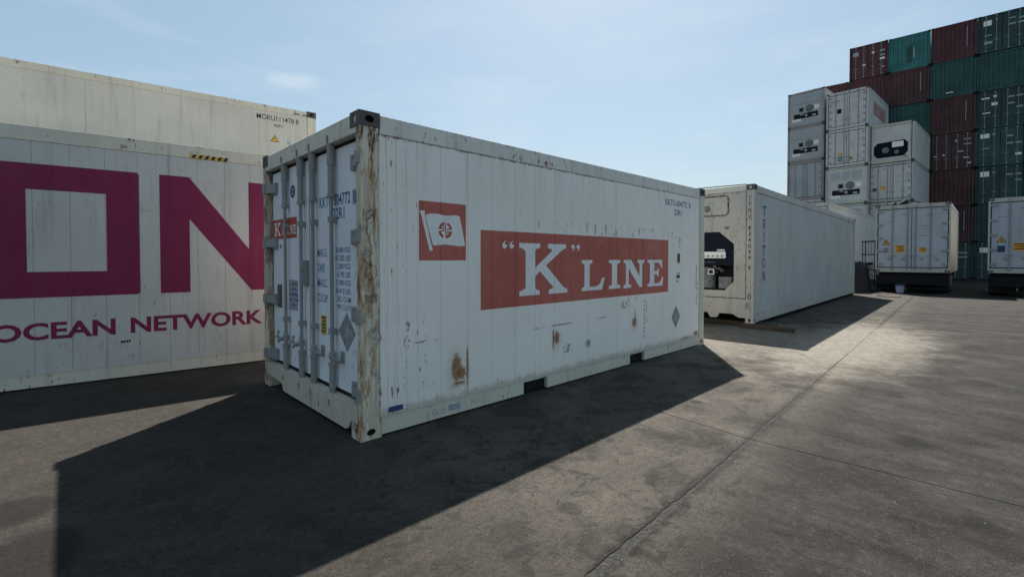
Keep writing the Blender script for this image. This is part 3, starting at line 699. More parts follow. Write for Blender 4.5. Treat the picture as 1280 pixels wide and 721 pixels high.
cb = MB().tube((xd, 1.70, 2.137), (D + .002, 1.70, 2.137), .068, k=20).build('round_decal', 'blue', K)
MB().tube((xd - .001, 1.70, 2.137), (xd, 1.70, 2.137), .04, k=16).build('round_decal_center', 'greyplate', cb)
MB().box(xd - .002, 1.675, 2.12, xd - .001, 1.725, 2.15).build('round_decal_mark', 'blue', cb)
pp = plate_end(K, D, 1.575, 1.83, .90, 1.215, 'greyplate', 'csc_plate')
bars_block(pp, D - .0035, 1.80, 1.165, 5, .2, .02, .055, 'navy', 2)
plate_end(K, D, 2.06, 2.21, .895, 1.15, 'brownplate', 'brown_decal', 0)
plate_end(K, D, 2.07, 2.10, 1.55, 1.59, 'black', 'black_decal'); plate_end(K, D, 1.49, 1.53, .36, .41, 'navy', 'small_decal')
MB().box(D - .06, 1.26, 1.17, D, 1.33, 1.42).box(D - .07, 1.27, 1.2, D - .055, 1.30, 1.24).box(D - .07, 1.27, 1.3, D - .055, 1.30, 1.36).build('door_lock_box', 'hinge', K)
scribble_end = MB()
for (y, z, h_) in ((.27, 1.25, .08), (.25, 1.17, .05), (.3, .63, .05), (.33, .52, .03), (.22, .60, .1), (1.7, .36, .05), (.52, .40, .03)): scribble_end.face([(xd, y, z), (xd, y - .006, z), (xd, y - .05, z + h_), (xd, y - .044, z + h_)]).face([(xd, y - .02, z + h_), (xd, y - .026, z + h_), (xd, y - .07, z), (xd, y - .064, z)])
scribble_end.build('marker_scribble', 'greyplate', K)

# ---------------------------------------------------------------- pink-lettered container on the left
TH1 = -.0947
ox, oy = 4.6 * math.cos(TH1), 3.744 + 4.6 * math.sin(TH1) / math.cos(TH1) * math.cos(TH1)
# local x = s + OFF, where s is measured along the wall from world x = 0
OFF = L40 - 4.6
def place_line(y0, th, off, z): # origin of a box whose near side passes through (0, y0)
    return (-off * math.cos(th), y0 - off * math.sin(th), z)
O = thing('shipping_container', 'long white container with big magenta O and N above OCEAN NETWORK, at far left', 'shipping container', place_line(3.744, TH1, OFF, 0), TH1)
shell(O, L40, HC, ('cream', 'creamrail', 'white'), seams=[.172] + [OFF + s for s in [-7.3 + .3 * i for i in range(40)] if .3 < OFF + s < L40 - .3] + [L40 - .172], topz=2.725, wallz=.165)
castings(O, L40, HC, ['castdark'])
doors(O, HC, .05, ('cream', 'white', 'hinge'), 0)
yo = .0115
def cut_seams(o, sm, g_=.0014):
    bm = bmesh.new(); bm.from_mesh(o.data)
    for s_ in sm:
        for dlt in (-g_, g_): bmesh.ops.bisect_plane(bm, geom=bm.verts[:] + bm.edges[:] + bm.faces[:], plane_co=(s_ + dlt, 0, 0), plane_no=(1, 0, 0))
        bmesh.ops.delete(bm, geom=[q for q in bm.faces if abs(q.calc_center_median().x - s_) < g_], context='FACES')
    bm.to_mesh(o.data); bm.free(); return o
def side_poly(parent, pts, mat, name, y=yo, off=0, holes=None):
    b = MB()
    for p in pts: b.face([(off + q[0], y, q[1]) for q in p])
    return b.build(name, mat, parent)
x0, x1, i0, i1 = -2.25, -.987, -1.948, -1.29
zt, zb, zi, zj = 2.478, 1.006, 2.196, 1.291
side_poly(O, [[(x0 + .02, zb), (x1 - .02, zb), (x1, zb + .02), (x1, zj), (x0, zj), (x0, zb + .02)], [(x0, zj), (i0, zj), (i0, zi), (x0, zi)], [(i1, zj), (x1, zj), (x1, zi), (i1, zi)], [(x0, zi), (x1, zi), (x1, zt - .02), (x1 - .02, zt), (x0 + .02, zt), (x0, zt - .02)]], 'magenta', 'letter_O', off=OFF)
side_poly(O, [[(-.79, 1.008), (-.486, 1.008), (-.486, 1.945), (.205, 1.008), (.49, 1.008), (.49, 2.479), (.18, 2.479), (.18, 1.57), (-.486, 2.479), (-.79, 2.479)]], 'magenta', 'letter_N', off=OFF)
side_poly(O, [[(.70, 1.008), (1.62, 1.008), (1.62, 1.29), (1.0, 1.29), (1.0, 1.60), (1.5, 1.60), (1.5, 1.88), (1.0, 1.88), (1.0, 2.197), (1.62, 2.197), (1.62, 2.479), (.70, 2.479)]], 'magenta', 'letter_E', off=OFF)
side_text(O, 'OCEAN', OFF - 2.235, .545, .178, 1.012, 'magenta', yo, .03); side_text(O, 'NETWORK', OFF - 1.085, .545, .178, 1.418, 'magenta', yo, .03); side_text(O, 'EXPRESS', OFF + .45, .545, .178, 1.15, 'magenta', yo, .022)
OS = [OFF - 7.3 + .3 * i for i in range(40)]
for q in O.children:
    if q.name.startswith('letter'): cut_seams(q, [v for v in OS if OFF - 2.6 < v < OFF + 1.9])
hb = MB().box(OFF - .47, .0035, 2.728, OFF - .055, .0075, 2.775).build('hazard_tape', 'yellow', O)
b = MB()
for i in range(6):
    x = OFF - .46 + i * .07; b.face([(x, .003, 2.7285), (x + .035, .003, 2.7285), (x + .06, .003, 2.7745), (x + .025, .003, 2.7745)])
b.build('tape_stripe', 'black', hb)
side_marks(O, yo, OFF - 1.18, .425, 4, .022, .03, .025, .002, 'black', 21); side_marks(O, yo, OFF - 1.03, .40, 2, .018, .014, .02, 0, 'black', 22)

# ---------------------------------------------------------------- trailers
def trailer(label, loc, rz, z, Lc, far=True):
    T_ = thing('trailer_chassis', label, 'trailer', loc, rz, None)
    for y in (.72, W2 - .72 - .14): MB().box(.15, y, z - .30, Lc - .1, y + .14, z - .02).build('chassis_beam', 'steel_dark', T_)
    b = MB()
    for i in range(int(Lc / 1.3) + 1): b.box(.2 + i * 1.25, .1, z - .17, .32 + i * 1.25, W2 - .1, z - .03)
    b.build('cross_members', 'steel_dark', T_)
    bp = MB().box(.02, .04, z - .50, .12, W2 - .04, z - .12).box(.12, .75, z - .42, .2, .85, z - .29).box(.12, W2 - .85, z - .42, .2, W2 - .75, z - .29).build('rear_bumper', 'steel_dark', T_)
    for y in (.03, W2 - .80): MB().box(.42, y, .10, .435, y + .77, z - .12).build('mudflap', 'rubber', T_)
    MB().box(.5, .85, .2, 2.6, W2 - .85, z - .31).build('axle_frame', 'steel_dark', T_)
    for ax_ in (1.05, 2.3):
        MB().tube((ax_, .15, .48), (ax_, W2 - .15, .48), .06, k=8).build('axle', 'steel_dark', T_)
        for y in (.06, .36, W2 - .62, W2 - .32):
            w_ = MB().tube((ax_, y, .47), (ax_, y + .26, .47), .47, k=20).build('wheel', 'tyre', T_)
            MB().tube((ax_, y - .006, .47), (ax_, y + .266, .47), .26, k=14).build('wheel_rim', 'galv', w_)
        MB().box(ax_ - .5, .06, z - .30, ax_ + .5, .62, z - .28).build('mudguard', 'steel_dark', T_) if z > 1.3 else None
    for y in (.55, W2 - .65):
        MB().box(Lc - 2.0, y, .06, Lc - 1.88, y + .1, z - .2).box(Lc - 2.06, y - .05, .0, Lc - 1.82, y + .15, .06).build('landing_leg', 'steel_dark', T_)
    return T_

# ---------------------------------------------------------------- cream container on a trailer behind it
TH2 = -.102; MZ = 4.4 - HC
# near side passes through (2.079, 6.308); its right end is there
mo = (2.079 - L40 * math.cos(TH2), 6.308 - L40 * math.sin(TH2), MZ)
MR = thing('shipping_container', 'cream container raised behind the magenta-lettered one, marked MORU 111478 8', 'shipping container', mo, TH2)
shell(MR, L40, HC, ('cream', 'creamrail', 'cream'), seams=[.172, 1.4, 2.62, 3.84, 5.06, 6.28, 7.5, 8.72, 9.32, 9.94, 11.16, L40 - .172], topz=2.77, wallz=.165)
castings(MR, L40, HC, ['castdark'])
doors(MR, HC, .05, ('cream', 'cream', 'hinge'), 0)
ze = -MZ
side_text(MR, 'MORU111478 8', L40 - 1.07, 4.105 + ze, .10, .74, 'black', yo, .004); side_text(MR, '45R1', L40 - .78, 3.99 + ze, .06, .16, 'black', yo, .0)
wt_ = MB().face([(L40 - .84, yo, 3.70 + ze), (L40 - .68, yo, 3.70 + ze), (L40 - .76, yo, 3.835 + ze)]).build('warning_triangle', 'black', MR)
MB().face([(L40 - .825, yo - .001, 3.71 + ze), (L40 - .695, yo - .001, 3.71 + ze), (L40 - .76, yo - .001, 3.82 + ze)]).build('triangle_face', 'yellow', wt_)
side_marks(MR, yo, L40 - .55, 3.68 + ze, 4, .014, .07, .018, .0, 'greyplate', 31)
side_marks(MR, .006, L40 - .42, 2.79, 7, .05, .03, .055, -.001, 'castdark', 33)
trailer('dark trailer chassis carrying the raised cream container', (mo[0], mo[1], 0), TH2, MZ, L40)

# ---------------------------------------------------------------- refrigeration end
def reefer_end_near(root, H):
    """machinery end at x=0 with full relief"""
    w = 'white'
    MB().box(.01, .062, H - .13, .10, W2 - .062, H - .012).build('end_header', 'cream', root, .004)
    prof = [(.062, .10), (.30, .10), (.42, .17), (.70, .17), (.76, .07), (.90, .07), (.96, .17), (W2 - .96, .17), (W2 - .90, .07), (W2 - .76, .07), (W2 - .70, .17), (W2 - .42, .17), (W2 - .30, .10), (W2 - .062, .10), (W2 - .062, .50), (.062, .50)]
    MB().prism(prof, 'x', .012, .12).build('end_sill', 'tritonend', root)
    # framed panel with an octagonal opening
    x = .03; ya, yb, za, zb = .16, W2 - .16, .515, H - .135
    hole = [(.41, .86), (.60, .66), (W2 - .60, .66), (W2 - .41, .86), (W2 - .41, 1.66), (W2 - .72, 1.93), (.72, 1.93), (.41, 1.66)]
    b = MB()
    for p in ([(ya, za), (yb, za), (W2 - .60, .66), (.60, .66)], [(ya, za), (.60, .66), (.41, .86), (.41, 1.66), (ya, 1.66)], [(yb, za), (yb, 1.66), (W2 - .41, 1.66), (W2 - .41, .86), (W2 - .60, .66)],
              [(ya, 1.66), (.41, 1.66), (.72, 1.93), (.72, zb), (ya, zb)], [(yb, 1.66), (yb, zb), (W2 - .72, zb), (W2 - .72, 1.93), (W2 - .41, 1.66)], [(.72, 1.93), (W2 - .72, 1.93), (W2 - .72, zb), (.72, zb)]):
        b.face([(x, q[0], q[1]) for q in p])
    n = len(hole)
    for i in range(n): a_, c_ = hole[i], hole[(i + 1) % n]; b.face([(x, *a_), (x, *c_), (x + .35, *c_), (x + .35, *a_)])
    b.face([(x, ya, za), (x, ya, zb), (.1, ya, zb), (.1, ya, za)]); b.face([(x, yb, za), (x, yb, zb), (.1, yb, zb), (.1, yb, za)])
    b.build('machinery_panel', 'tritonend', root)
    MB().box(.38, .3, .5, .40, W2 - .3, 2.1).build('machinery_recess', 'dark', root)
    MB().box(.015, .155, .51, .028, .165, H - .14).box(.015, W2 - .165, .51, .028, W2 - .155, H - .14).build('panel_gasket', 'rubber', root)
    # upper navy cover with sloping shoulders
    cov = MB().prism([(.425, 1.20), (W2 - .425, 1.20), (W2 - .425, 1.65), (W2 - .73, 1.915), (.73, 1.915), (.425, 1.65)], 'x', .02, .30).build('unit_cover', 'unitnavy', root, .006)
    MB().box(.016, .58, 1.36, .0195, 1.30, 1.50).build('instruction_label', 'printwhite', cov)
    MB().box(.012, 1.05, 1.455, .0155, 1.29, 1.495).build('label_yellow_band', 'yellow', cov)
    lb = MB()
    for i in range(6): lb.box(.013, .62 + i * .1, 1.38, .0155, .68 + i * .1, 1.43)
    lb.build('label_print', 'greyplate', cov)
    MB().box(.016, .60, 1.52, .0195, .76, 1.55).build('small_label', 'printwhite', cov); MB().box(.016, .8, 1.27, .0195, 1.1, 1.275).build('trim_line', 'greyplate', cov)
    # compressor and pipes
    MB().tube((.22, 1.02, .70), (.22, 1.02, 1.15), .16, k=18).tube((.22, 1.02, 1.15), (.22, 1.02, 1.19), .16, .06, k=18).build('compressor', 'unitgrey', root)
    MB().box(.055, .84, 1.0, .09, .97, 1.12).build('warning_sticker', 'printwhite', root); MB().box(.05, .86, 1.02, .054, .95, 1.10).build('sticker_center', 'black', root)
    b = MB()
    for (y, z) in ((1.25, .75), (1.35, .9), (1.5, .8)): b.tube((.2, y, .68), (.2, y, z + .3), .022, k=8)
    b.tube((.18, 1.2, .95), (.18, 1.9, .95), .02, k=8).tube((.15, 1.65, .7), (.15, 1.65, 1.1), .08, k=12).box(.1, .48, .70, .3, .75, .95)
    rg = random.Random(8)
    for i in range(16):
        y, z = rg.uniform(.5, 1.95), rg.uniform(.72, 1.16); b.tube((.12 + rg.uniform(0, .1), y, z), (.12 + rg.uniform(0, .1), y + rg.uniform(-.2, .2), z + rg.uniform(-.12, .12)), rg.uniform(.008, .022), k=6)
        if i % 4 == 0: b.box(.14, y, z, .2, y + rg.uniform(.05, .12), z + rg.uniform(.05, .12))
    structure(b.build('pipework', 'unitgrey', root), 'stuff')
    # access panel upper left
    b = MB()
    y0_, y1_, z0_, z1_ = .53, 1.35, 2.28, 2.70; rr = .07; pts = []
    for cx_, cy_, a0 in ((y1_ - rr, z1_ - rr, 0), (y0_ + rr, z1_ - rr, 90), (y0_ + rr, z0_ + rr, 180), (y1_ - rr, z0_ + rr, 270)):
        for i in range(5): a_ = R(a0 + i * 22.5); pts.append((cx_ + rr * math.cos(a_), cy_ + rr * math.sin(a_)))
    for i in range(len(pts)):
        a_, c_ = pts[i], pts[(i + 1) % len(pts)]; b.tube((.022, *a_), (.022, *c_), .008, k=6)
    b.build('access_panel_gasket', 'rubber', root)
    MB().box(.014, y0_ + .02, z0_ + .02, .03, y1_ - .02, z1_ - .02).build('access_panel', 'tritonend', root)
    MB().tube((.01, .98, 2.44), (.03, .98, 2.44), .075, k=8).build('fresh_air_vent', 'unitgrey', root)
    b = MB()
    for (y, z) in [(.165, .6 + i * .27) for i in range(9)] + [(.35 + i * .3, .515) for i in range(7)] + [(.35 + i * .3, H - .15) for i in range(7)] + [(y0_ + .15, z0_), (y0_ + .55, z0_), (y0_, 2.4), (y0_, 2.58), (y0_ + .2, z1_), (y0_ + .6, z1_)]:
        b.box(.002, y - .018, z - .022, .03, y + .018, z + .022)
    structure(b.build('panel_clamps', 'hinge', root), 'stuff')
    MB().box(.018, .52, 1.98, .029, .60, 2.04).build('small_plate', 'unitgrey', root)
    # lettering on the post, one character per line
    zz = H - .33
    for ch_ in 'TTNU': end_text(root, ch_, .115, zz, .085, .05, 'black', -.0012, .016); zz -= .125
    zz -= .12
    for i, ch_ in enumerate('834099'): end_text(root, ch_, .115, zz, .085, .05, 'black', -.0012, .016); zz -= .125
    zz -= .08; end_text(root, '9', .115, zz, .085, .05, 'black', -.0012, .016)
    end_text(root, '0', .125, .50, .11, .075, 'blue', -.0012, .02)
    mm = MB()
    pz = [(.155, .28), (.145, .40), (.13, .42), (.12, .30), (.10, .43), (.085, .40), (.075, .27)]
    for a_, c_ in zip(pz[:-1], pz[1:]): mm.face([(-.0012, a_[0], a_[1]), (-.0012, a_[0] + .008, a_[1]), (-.0012, c_[0] + .008, c_[1]), (-.0012, c_[0], c_[1])])
    mm.build('marker_scribble', 'black', root)
    tri_end(root, .0105, 1.18, .27, .10)

TT = thing('shipping_container', 'long white refrigerated container marked TRITON with navy cooling unit, right of centre', 'shipping container', (8.6, .1, .087), .038)
shell(TT, L40, HC, ('tritonend', 'tritonend', 'tritonside'), topz=HC - .16, wallz=.20)
for ch_ in TT.children: pass
castings(TT, L40, HC, ['tritonend'] * 4 + ['castdark'] * 4)
MB().box(0, .061, .118, .03, .15, HC - .119).build('post_flange', 'tritonend', TT, .003)
MB().box(0, W2 - .15, .118, .03, W2 - .061, HC - .119).build('post_flange', 'tritonend', TT, .003)
reefer_end_near(TT, HC)
SER = {'T': [(0, 1), (0, .72), (.12, .72), (.16, .88), (.42, .88), (.42, .1), (.28, .07), (.28, 0), (.72, 0), (.72, .07), (.58, .1), (.58, .88), (.84, .88), (.88, .72), (1, .72), (1, 1)],
       'I': [(.28, 1), (.28, .93), (.42, .9), (.42, .1), (.28, .07), (.28, 0), (.72, 0), (.72, .07), (.58, .1), (.58, .9), (.72, .93), (.72, 1)],
       'N': [(0, 1), (0, .93), (.12, .9), (.12, .1), (0, .07), (0, 0), (.36, 0), (.36, .07), (.25, .1), (.25, .74), (.76, 0), (.90, 0), (.90, .9), (1, .93), (1, 1), (.66, 1), (.66, .93), (.77, .9), (.77, .26), (.27, 1)],
       'R': [(0, 1), (0, .93), (.13, .9), (.13, .1), (0, .07), (0, 0), (.42, 0), (.42, .07), (.29, .1), (.29, .44), (.45, .44), (.72, 0), (1, 0), (1, .07), (.88, .1), (.63, .47), (.8, .55), (.86, .70), (.86, .78), (.78, .92), (.6, 1)]}
zz = 2.29
for ch_ in 'TRITON':
    xa_, wd_, hh_ = .625, .24, .20
    if ch_ == 'O':
        b = MB(); k = 18
        for i in range(k):
            A_, B_ = 2 * math.pi * i / k, 2 * math.pi * (i + 1) / k
            b.face([(xa_ + wd_ / 2 + wd_ * rx_ * math.cos(q), .0245, zz + hh_ / 2 + hh_ * rz_ * math.sin(q)) for q, rx_, rz_ in ((A_, .32, .40), (A_, .46, .51), (B_, .46, .51), (B_, .32, .40))])
        b.build('serif_letter', 'black', TT)
    else:
        o = MB().face([(xa_ + u_ * wd_, .0245, zz + v_ * hh_) for u_, v_ in SER[ch_]]).build('serif_letter', 'black', TT)
        if ch_ == 'R': MB().face([(xa_ + u_ * wd_, .0238, zz + v_ * hh_) for u_, v_ in [(.29, .9), (.29, .54), (.55, .54), (.67, .62), (.69, .74), (.65, .84), (.55, .9)]]).build('letter_opening', 'tritonside', o)
    zz -= .285
side_marks(TT, .0245, L40 - .9, 2.45, 8, .035, .06, .05, 0, 'greyplate', 41)
MB().box(.5, .35, HC - .016, .75, .9, HC + .04).box(.55, 1.1, HC - .016, .7, 1.5, HC + .03).build('roof_fitting', 'galv', TT)
MB().tube((.12, .2, HC + .02), (.12, 1.3, HC + .035), .015, k=6).build('roof_strap', 'hinge', TT)
for (x, y, z, ln_, a_, lab) in ((8.50, -.20, 0, .98, 1.60, 'dark timber baulk sticking out from beneath the TRITON container corner'), (8.95, 1.05, 0, 2.6, 1.55, 'long dark timber baulk pressed under the front of the TRITON container')):
    o = MB().box(-ln_ / 2 * 1, -.07, 0, ln_ / 2, .07, .083).build('timber_baulk', 'timber', None, .008); o.location = (x, y, z); o.rotation_euler = (0, 0, a_); tag(o, lab, 'timber baulk', 'timber baulks under the container')
o = MB().box(-.7, -.08, 0, 1.6, .08, .083).build('timber_baulk', 'timber', None, .008); o.location = (20.2, 1.2, 0); o.rotation_euler = (0, 0, 1.6); tag(o, 'dark timber baulk under the far end of the TRITON container', 'timber baulk', 'timber baulks under the container')

# ---------------------------------------------------------------- white container behind, on a chassis
RB = thing('shipping_container', 'white container on a chassis, standing just beyond the TRITON container', 'shipping container', (24.2, 2.2, 1.2), .0)
shell(RB, L40, HC, ('farcream', 'farcream', 'farwhite'), near=False, roofmat='farcream'); doors(RB, HC, .05, ('farcream', 'farwhite', 'hinge'), 1)
trailer('dark chassis beneath the white container beyond the TRITON one', (24.2, 2.2, 0), 0, 1.2, L40)

# ---------------------------------------------------------------- two containers on chassis at the right
def yard_box(label, loc, rz, Lc, H, marks):
    root = thing('shipping_container', label, 'shipping container', loc, rz)
    shell(root, Lc, H, ('tritonend', 'tritonend', 'tritonend'), near=False, roofmat='tritonend')
    castings(root, Lc, H, ['castdark'])
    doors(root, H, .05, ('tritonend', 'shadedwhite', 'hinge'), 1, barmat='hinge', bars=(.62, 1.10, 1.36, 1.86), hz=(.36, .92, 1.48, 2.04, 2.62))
    for s in (1, 2):
        pass
    y = W2
    tri_end(root, .0485, 2.07, 1.19, .14)
    plate_end(root, .0495, 1.97, 2.18, .82, 1.07, 'blue' if marks else 'greyplate', 'placard', 3)
    plate_end(root, .0495, 1.44, 1.76, .86, 1.17, 'orange', 'placard', 3)
    if not marks: plate_end(root, .0495, .74, .98, .86, 1.06, 'orange', 'placard', 2)
    plate_end(root, .0495, 1.40, 1.56, 2.44, 2.50, 'hinge', 'door_stamp')
    bars_block(root, .049, .80, 2.38, 1, .62, .07, .1, 'hinge', 51); bars_block(root, .049, .42, 2.22, 1, .18, .07, .1, 'hinge', 52)
    bars_block(root, .049, .98, 1.92, 4, .30, .06, .13, 'hinge', 53); bars_block(root, .049, .46, 1.95, 7, .30, .045, .075, 'greyplate', 54)
    bars_block(root, .049, 2.22, 2.15, 1, .40, .03, .1, 'navy', 55)
    for yy in (1.98, 1.50, .90, .42): MB().box(.02, yy - .05, .58, .05, yy + .05, .64).box(.03, yy - .05, .50, .05, yy - .02, .60).build('door_latch', 'hinge', root)
    b = MB(); b.box(.1, .8, H - .016, .9, 1.5, H + .01).build('roof_patch', 'white', root)
    return root
A = yard_box('white double-door container on dark chassis, left of the two by the bucket', (24.0, -2.035, .84), .01, L20, HC, False)
trailer('dark chassis under the left double-door container beside the bucket', (24.0, -2.035, 0), .01, .84, L20)
B = yard_box('white double-door container on dark chassis, cut off by the right edge', (24.0, -5.53, .86), 0, L20, HC, True)
trailer('dark chassis under the double-door container at the right edge', (24.0, -5.53, 0), 0, .86, L20)
bk = thing('bucket', 'white plastic bucket with blue rim on the ground below the double-door container', 'bucket', (23.5, -.52, 0))
MB().tube((0, 0, .01), (0, 0, .34), .12, .15, 18).build('bucket_body', 'bucket', bk); MB().tube((0, 0, .30), (0, 0, .36), .158, .162, 18).build('rim', 'blue', bk)
MB().tube((0, -.155, .33), (0, -.2, .12), .006, k=6).tube((0, -.2, .12), (0, .1, .1), .006, k=6).build('handle', 'galv', bk)
o = MB().box(-.35, -.12, 0, .35, .12, .03).build('loose_board', 'ply', None); o.location = (20.6, -.55, 0); o.rotation_euler = (0, .0, 1.2); tag(o, 'flat brown board lying on the ground ahead of the chassis', 'board')
bd = MB()
for i in range(7):
    x, y, z = rng.uniform(0, .35), -rng.uniform(0, .55), rng.uniform(0, .06); s = rng.uniform(.08, .16)
    bd.tube((x, y, z), (x + rng.uniform(-.1, .1), y - s, z + s * .8), s * .8, s * .4, 7)
o = bd.build('bundled_sheet', 'tarp', None); o.location = (24.15, -.05, .84 + HC); tag(o, 'dark bundle of sheeting lying on the container roof', 'bundle')
# fence frame and stack of gear seen between the containers
fr = thing('steel_rack', 'dark steel rack standing in the gap beside the double-door container', 'rack', (24.6, .5, 0))
for (x, y) in ((0, 0), (0, .45), (.6, 0), (.6, .45)): MB().box(x, y, 0, x + .025, y + .025, 2.22).build('upright', 'steel_dark', fr)
for z in (.25, .9, 1.6, 2.2): MB().box(-.01, -.01, z, .66, .51, z + .04).build('shelf', 'steel_dark', fr)
for y in (.14, .24, .34): MB().box(.01, y, 1.64, .022, y + .012, 2.2).build('bar', 'steel_dark', fr)
b = MB(); nx, ny = 7, 9; rg = random.Random(4)
hts = [[(1.15 + rg.uniform(-.22, .2)) if 0 < i < nx - 1 and 0 < j < ny - 1 else 0 for j in range(ny)] for i in range(nx)]
for i in range(nx):
    for j in range(ny):
        b.v.append((23.3 + .14 * i + (rg.uniform(-.03, .03)), .5 + .19 * j + rg.uniform(-.03, .03), hts[i][j]))
for i in range(nx - 1):
    for j in range(ny - 1): q = i * ny + j; b.f.append((q, q + 1, q + ny + 1, q + ny))
o = b.build('covered_load', 'tarp'); tag(o, 'dark sheeted heap of gear on the ground past the far end of the TRITON container', 'covered gear')

# ---------------------------------------------------------------- refrigerated stacks
def far_shell(root, Lc, H, post, skin):
    b = MB()
    for x0, x1 in ((0, .16), (Lc - .16, Lc)):
        for y0, y1 in ((0, .1), (W2 - .1, W2)): b.box(x0, y0, .12, x1, y1, H - .12)
    for y0, y1 in ((.01, .08), (W2 - .08, W2 - .01)): b.box(.17, y0, H - .14, Lc - .17, y1, H - .01).box(.17, y0, .01, Lc - .17, y1, .15)
    b.box(.01, .11, H - .11, .08, W2 - .11, H - .01); b.box(.01, .11, .01, .08, W2 - .11, .18)
    b.build('frame', post, root)
    c_ = MB()
    for z in (0, H - .118):
        for x in (0, Lc - .178):
            for y in (0, W2 - .162): c_.box(x - .003 if x == 0 else x, y - .003 if y == 0 else y, z, x + .178, y + .162, z + .118)
    structure(c_.build('corner_castings', 'castdark', root), 'stuff')
    MB().box(.16, .03, .14, Lc - .16, .09, H - .13).build('side_wall', skin, root); MB().box(.16, W2 - .09, .14, Lc - .16, W2 - .03, H - .13).build('side_wall', skin, root)
    MB().box(.09, .09, H - .05, Lc - .02, W2 - .09, H - .02).build('roof', skin, root); MB().box(Lc - .08, .1, .05, Lc - .03, W2 - .1, H - .05).build('end_wall', skin, root)
def reefer_far(kind, H, skin, post, label, loc, rz):
    root = thing('shipping_container', label, 'shipping container', loc, rz, 'refrigerated containers in the white stacks')
    far_shell(root, L20, H, post, skin)
    if kind == 'door':
        doors(root, H, .05, (post, skin, 'hinge'), 0, bars=(.55, 1.08, 1.36, 1.88), w0=.11)
    elif kind == 'slot':
        MB().box(.05, .11, .19, .12, W2 - .11, H - .12).build('machinery_panel', skin, root)
        f_ = MB().box(.035, .42, .62, .05, W2 - .40, .98).build('condenser_slot', 'dark', root)
        MB().tube((.03, 1.2, .80), (.034, 1.2, .80), .10, k=12).box(.028, .55, .66, .034, .8, .8).box(.028, 1.35, .86, .034, 1.6, .94).build('condenser_parts', 'greyplate', f_)
        MB().tube((.035, .98, 1.28), (.05, .98, 1.28), .27, k=20).build('fan_grille', 'unitgrey', root)
        MB().box(.028, 1.36, 1.10, .05, 1.70, 1.42).build('control_box', 'unitgrey', root).location = (0, 0, 0)
        MB().box(.024, 1.42, 1.14, .0275, 1.62, 1.36).build('control_display', 'unitnavy', root)
        MB().box(.03, .35, 1.14, .05, .66, 1.44).build('light_panel', 'printwhite', root)
        MB().box(.035, 1.55, .42, .05, W2 - .3, .62).build('lower_panel', 'printwhite', root)
        b = MB()
        for y0, y1 in ((.3, .9), (1.0, 1.45), (1.55, 2.15)): b.box(.04, y0, 1.75, .05, y1, 2.25)
        b.build('access_panels', 'faralu', root)
        MB().box(.036, .12, 1.66, .049, W2 - .12, 1.68).box(.036, 1.22, 1.70, .049, 1.24, H - .13).build('panel_seams', 'hinge', root)
    elif kind == 'octagon':
        MB().box(.05, .15, .19, .12, W2 - .15, H - .12).build('machinery_panel', skin, root)
        oc = MB().prism([(.55, .36), (W2 - .50, .36), (W2 - .30, .60), (W2 - .30, 1.12), (W2 - .50, 1.36), (.52, 1.42), (.32, 1.2), (.32, .62)], 'x', .03, .052).build('machinery_opening', 'unitnavy', root)
        MB().box(.02, .55, .98, .0295, 1.15, 1.34).build('control_box', 'printwhite', oc); MB().tube((.02, 1.5, .85), (.0295, 1.5, .85), .2, k=14).build('fan_grille', 'unitgrey', oc); MB().tube((.02, .9, .65), (.0295, .9, .65), .13, k=12).build('fan_grille', 'unitgrey', oc)
        b = MB()
        for i in range(11):
            z = .3 + i * .2
            for y in (.16, W2 - .20): b.box(.02, y, z, .05, y + .05, z + .06)
            y = .3 + i * .175; b.box(.02, y, H - .2, .05, y + .05, H - .15); b.box(.02, y, .22, .05, y + .05, .27)
        structure(b.build('panel_clamps', 'hinge', root), 'stuff')
        tri_end(root, .049, .45, .25, .12)
    return root
GP = .012
# column one (leftmost): heights 3 x HC, 2 x ST
def col_z(hs): 
    z, o_ = 0, []
    for h in hs: o_.append(z); z += h + GP
    return o_
c1 = (38.14, 5.64, -.06); h1 = [HC, HC, HC, ST, ST]; z1 = col_z(h1)
spec1 = [('door', 'faralu', 'farwhite', 'grey-white container at the bottom of the leftmost white stack'), ('door', 'faralu', 'farwhite', 'grey-white container peeping over the TRITON roof, second tier of leftmost stack'),
         ('door', 'faralu', 'farpink', 'grey container with barred doors and darker frame, third tier of leftmost white stack'),
         ('slot', 'faralu', 'farpink', 'grey refrigerated container with fan and dark slot, fourth tier of leftmost stack'), ('slot', 'faralu', 'farpink', 'grey refrigerated container with fan and dark slot, topmost of leftmost stack')]
for (k_, sk, po, lab), z, h in zip(spec1, z1, h1): reefer_far(k_, h, sk, po, lab, (c1[0], c1[1], z), c1[2])
c2 = (37.41, 2.93, -.045); z2 = [.16 * 0 + i * (ST + .03) for i in range(5)]
spec2 = [('door', 'farwhite', 'farcream', 'white container at the bottom of the middle white stack'), ('slot', 'farwhite', 'farcream', 'white container mostly hidden, second tier of the middle white stack'),
         ('slot', 'farwhite', 'farcream', 'white refrigerated container with round fan and dark slot, third tier of middle stack'),
         ('door', 'farwhite', 'farwhite', 'white double-door container with yellow and blue stickers, fourth tier of middle stack'), ('door', 'farwhite', 'farwhite', 'white double-door container with red side logo, topmost of the middle white stack')]
R2 = []
for (k_, sk, po, lab), z in zip(spec2, z2): R2.append(reefer_far(k_, ST, sk, po, lab, (c2[0], c2[1], z), c2[2]))
rt = R2[4]
lo_ = MB().box(1.6, .022, 1.02, 5.0, .028, 1.88).build('side_logo', 'printred', rt)
MB().box(1.75, .018, 1.10, 4.85, .0215, 1.80).build('logo_ground', 'farpink', lo_)
side_text(lo_, '"K" LINE', 1.95, 1.22, .42, 2.6, 'printred', .0175, .02)
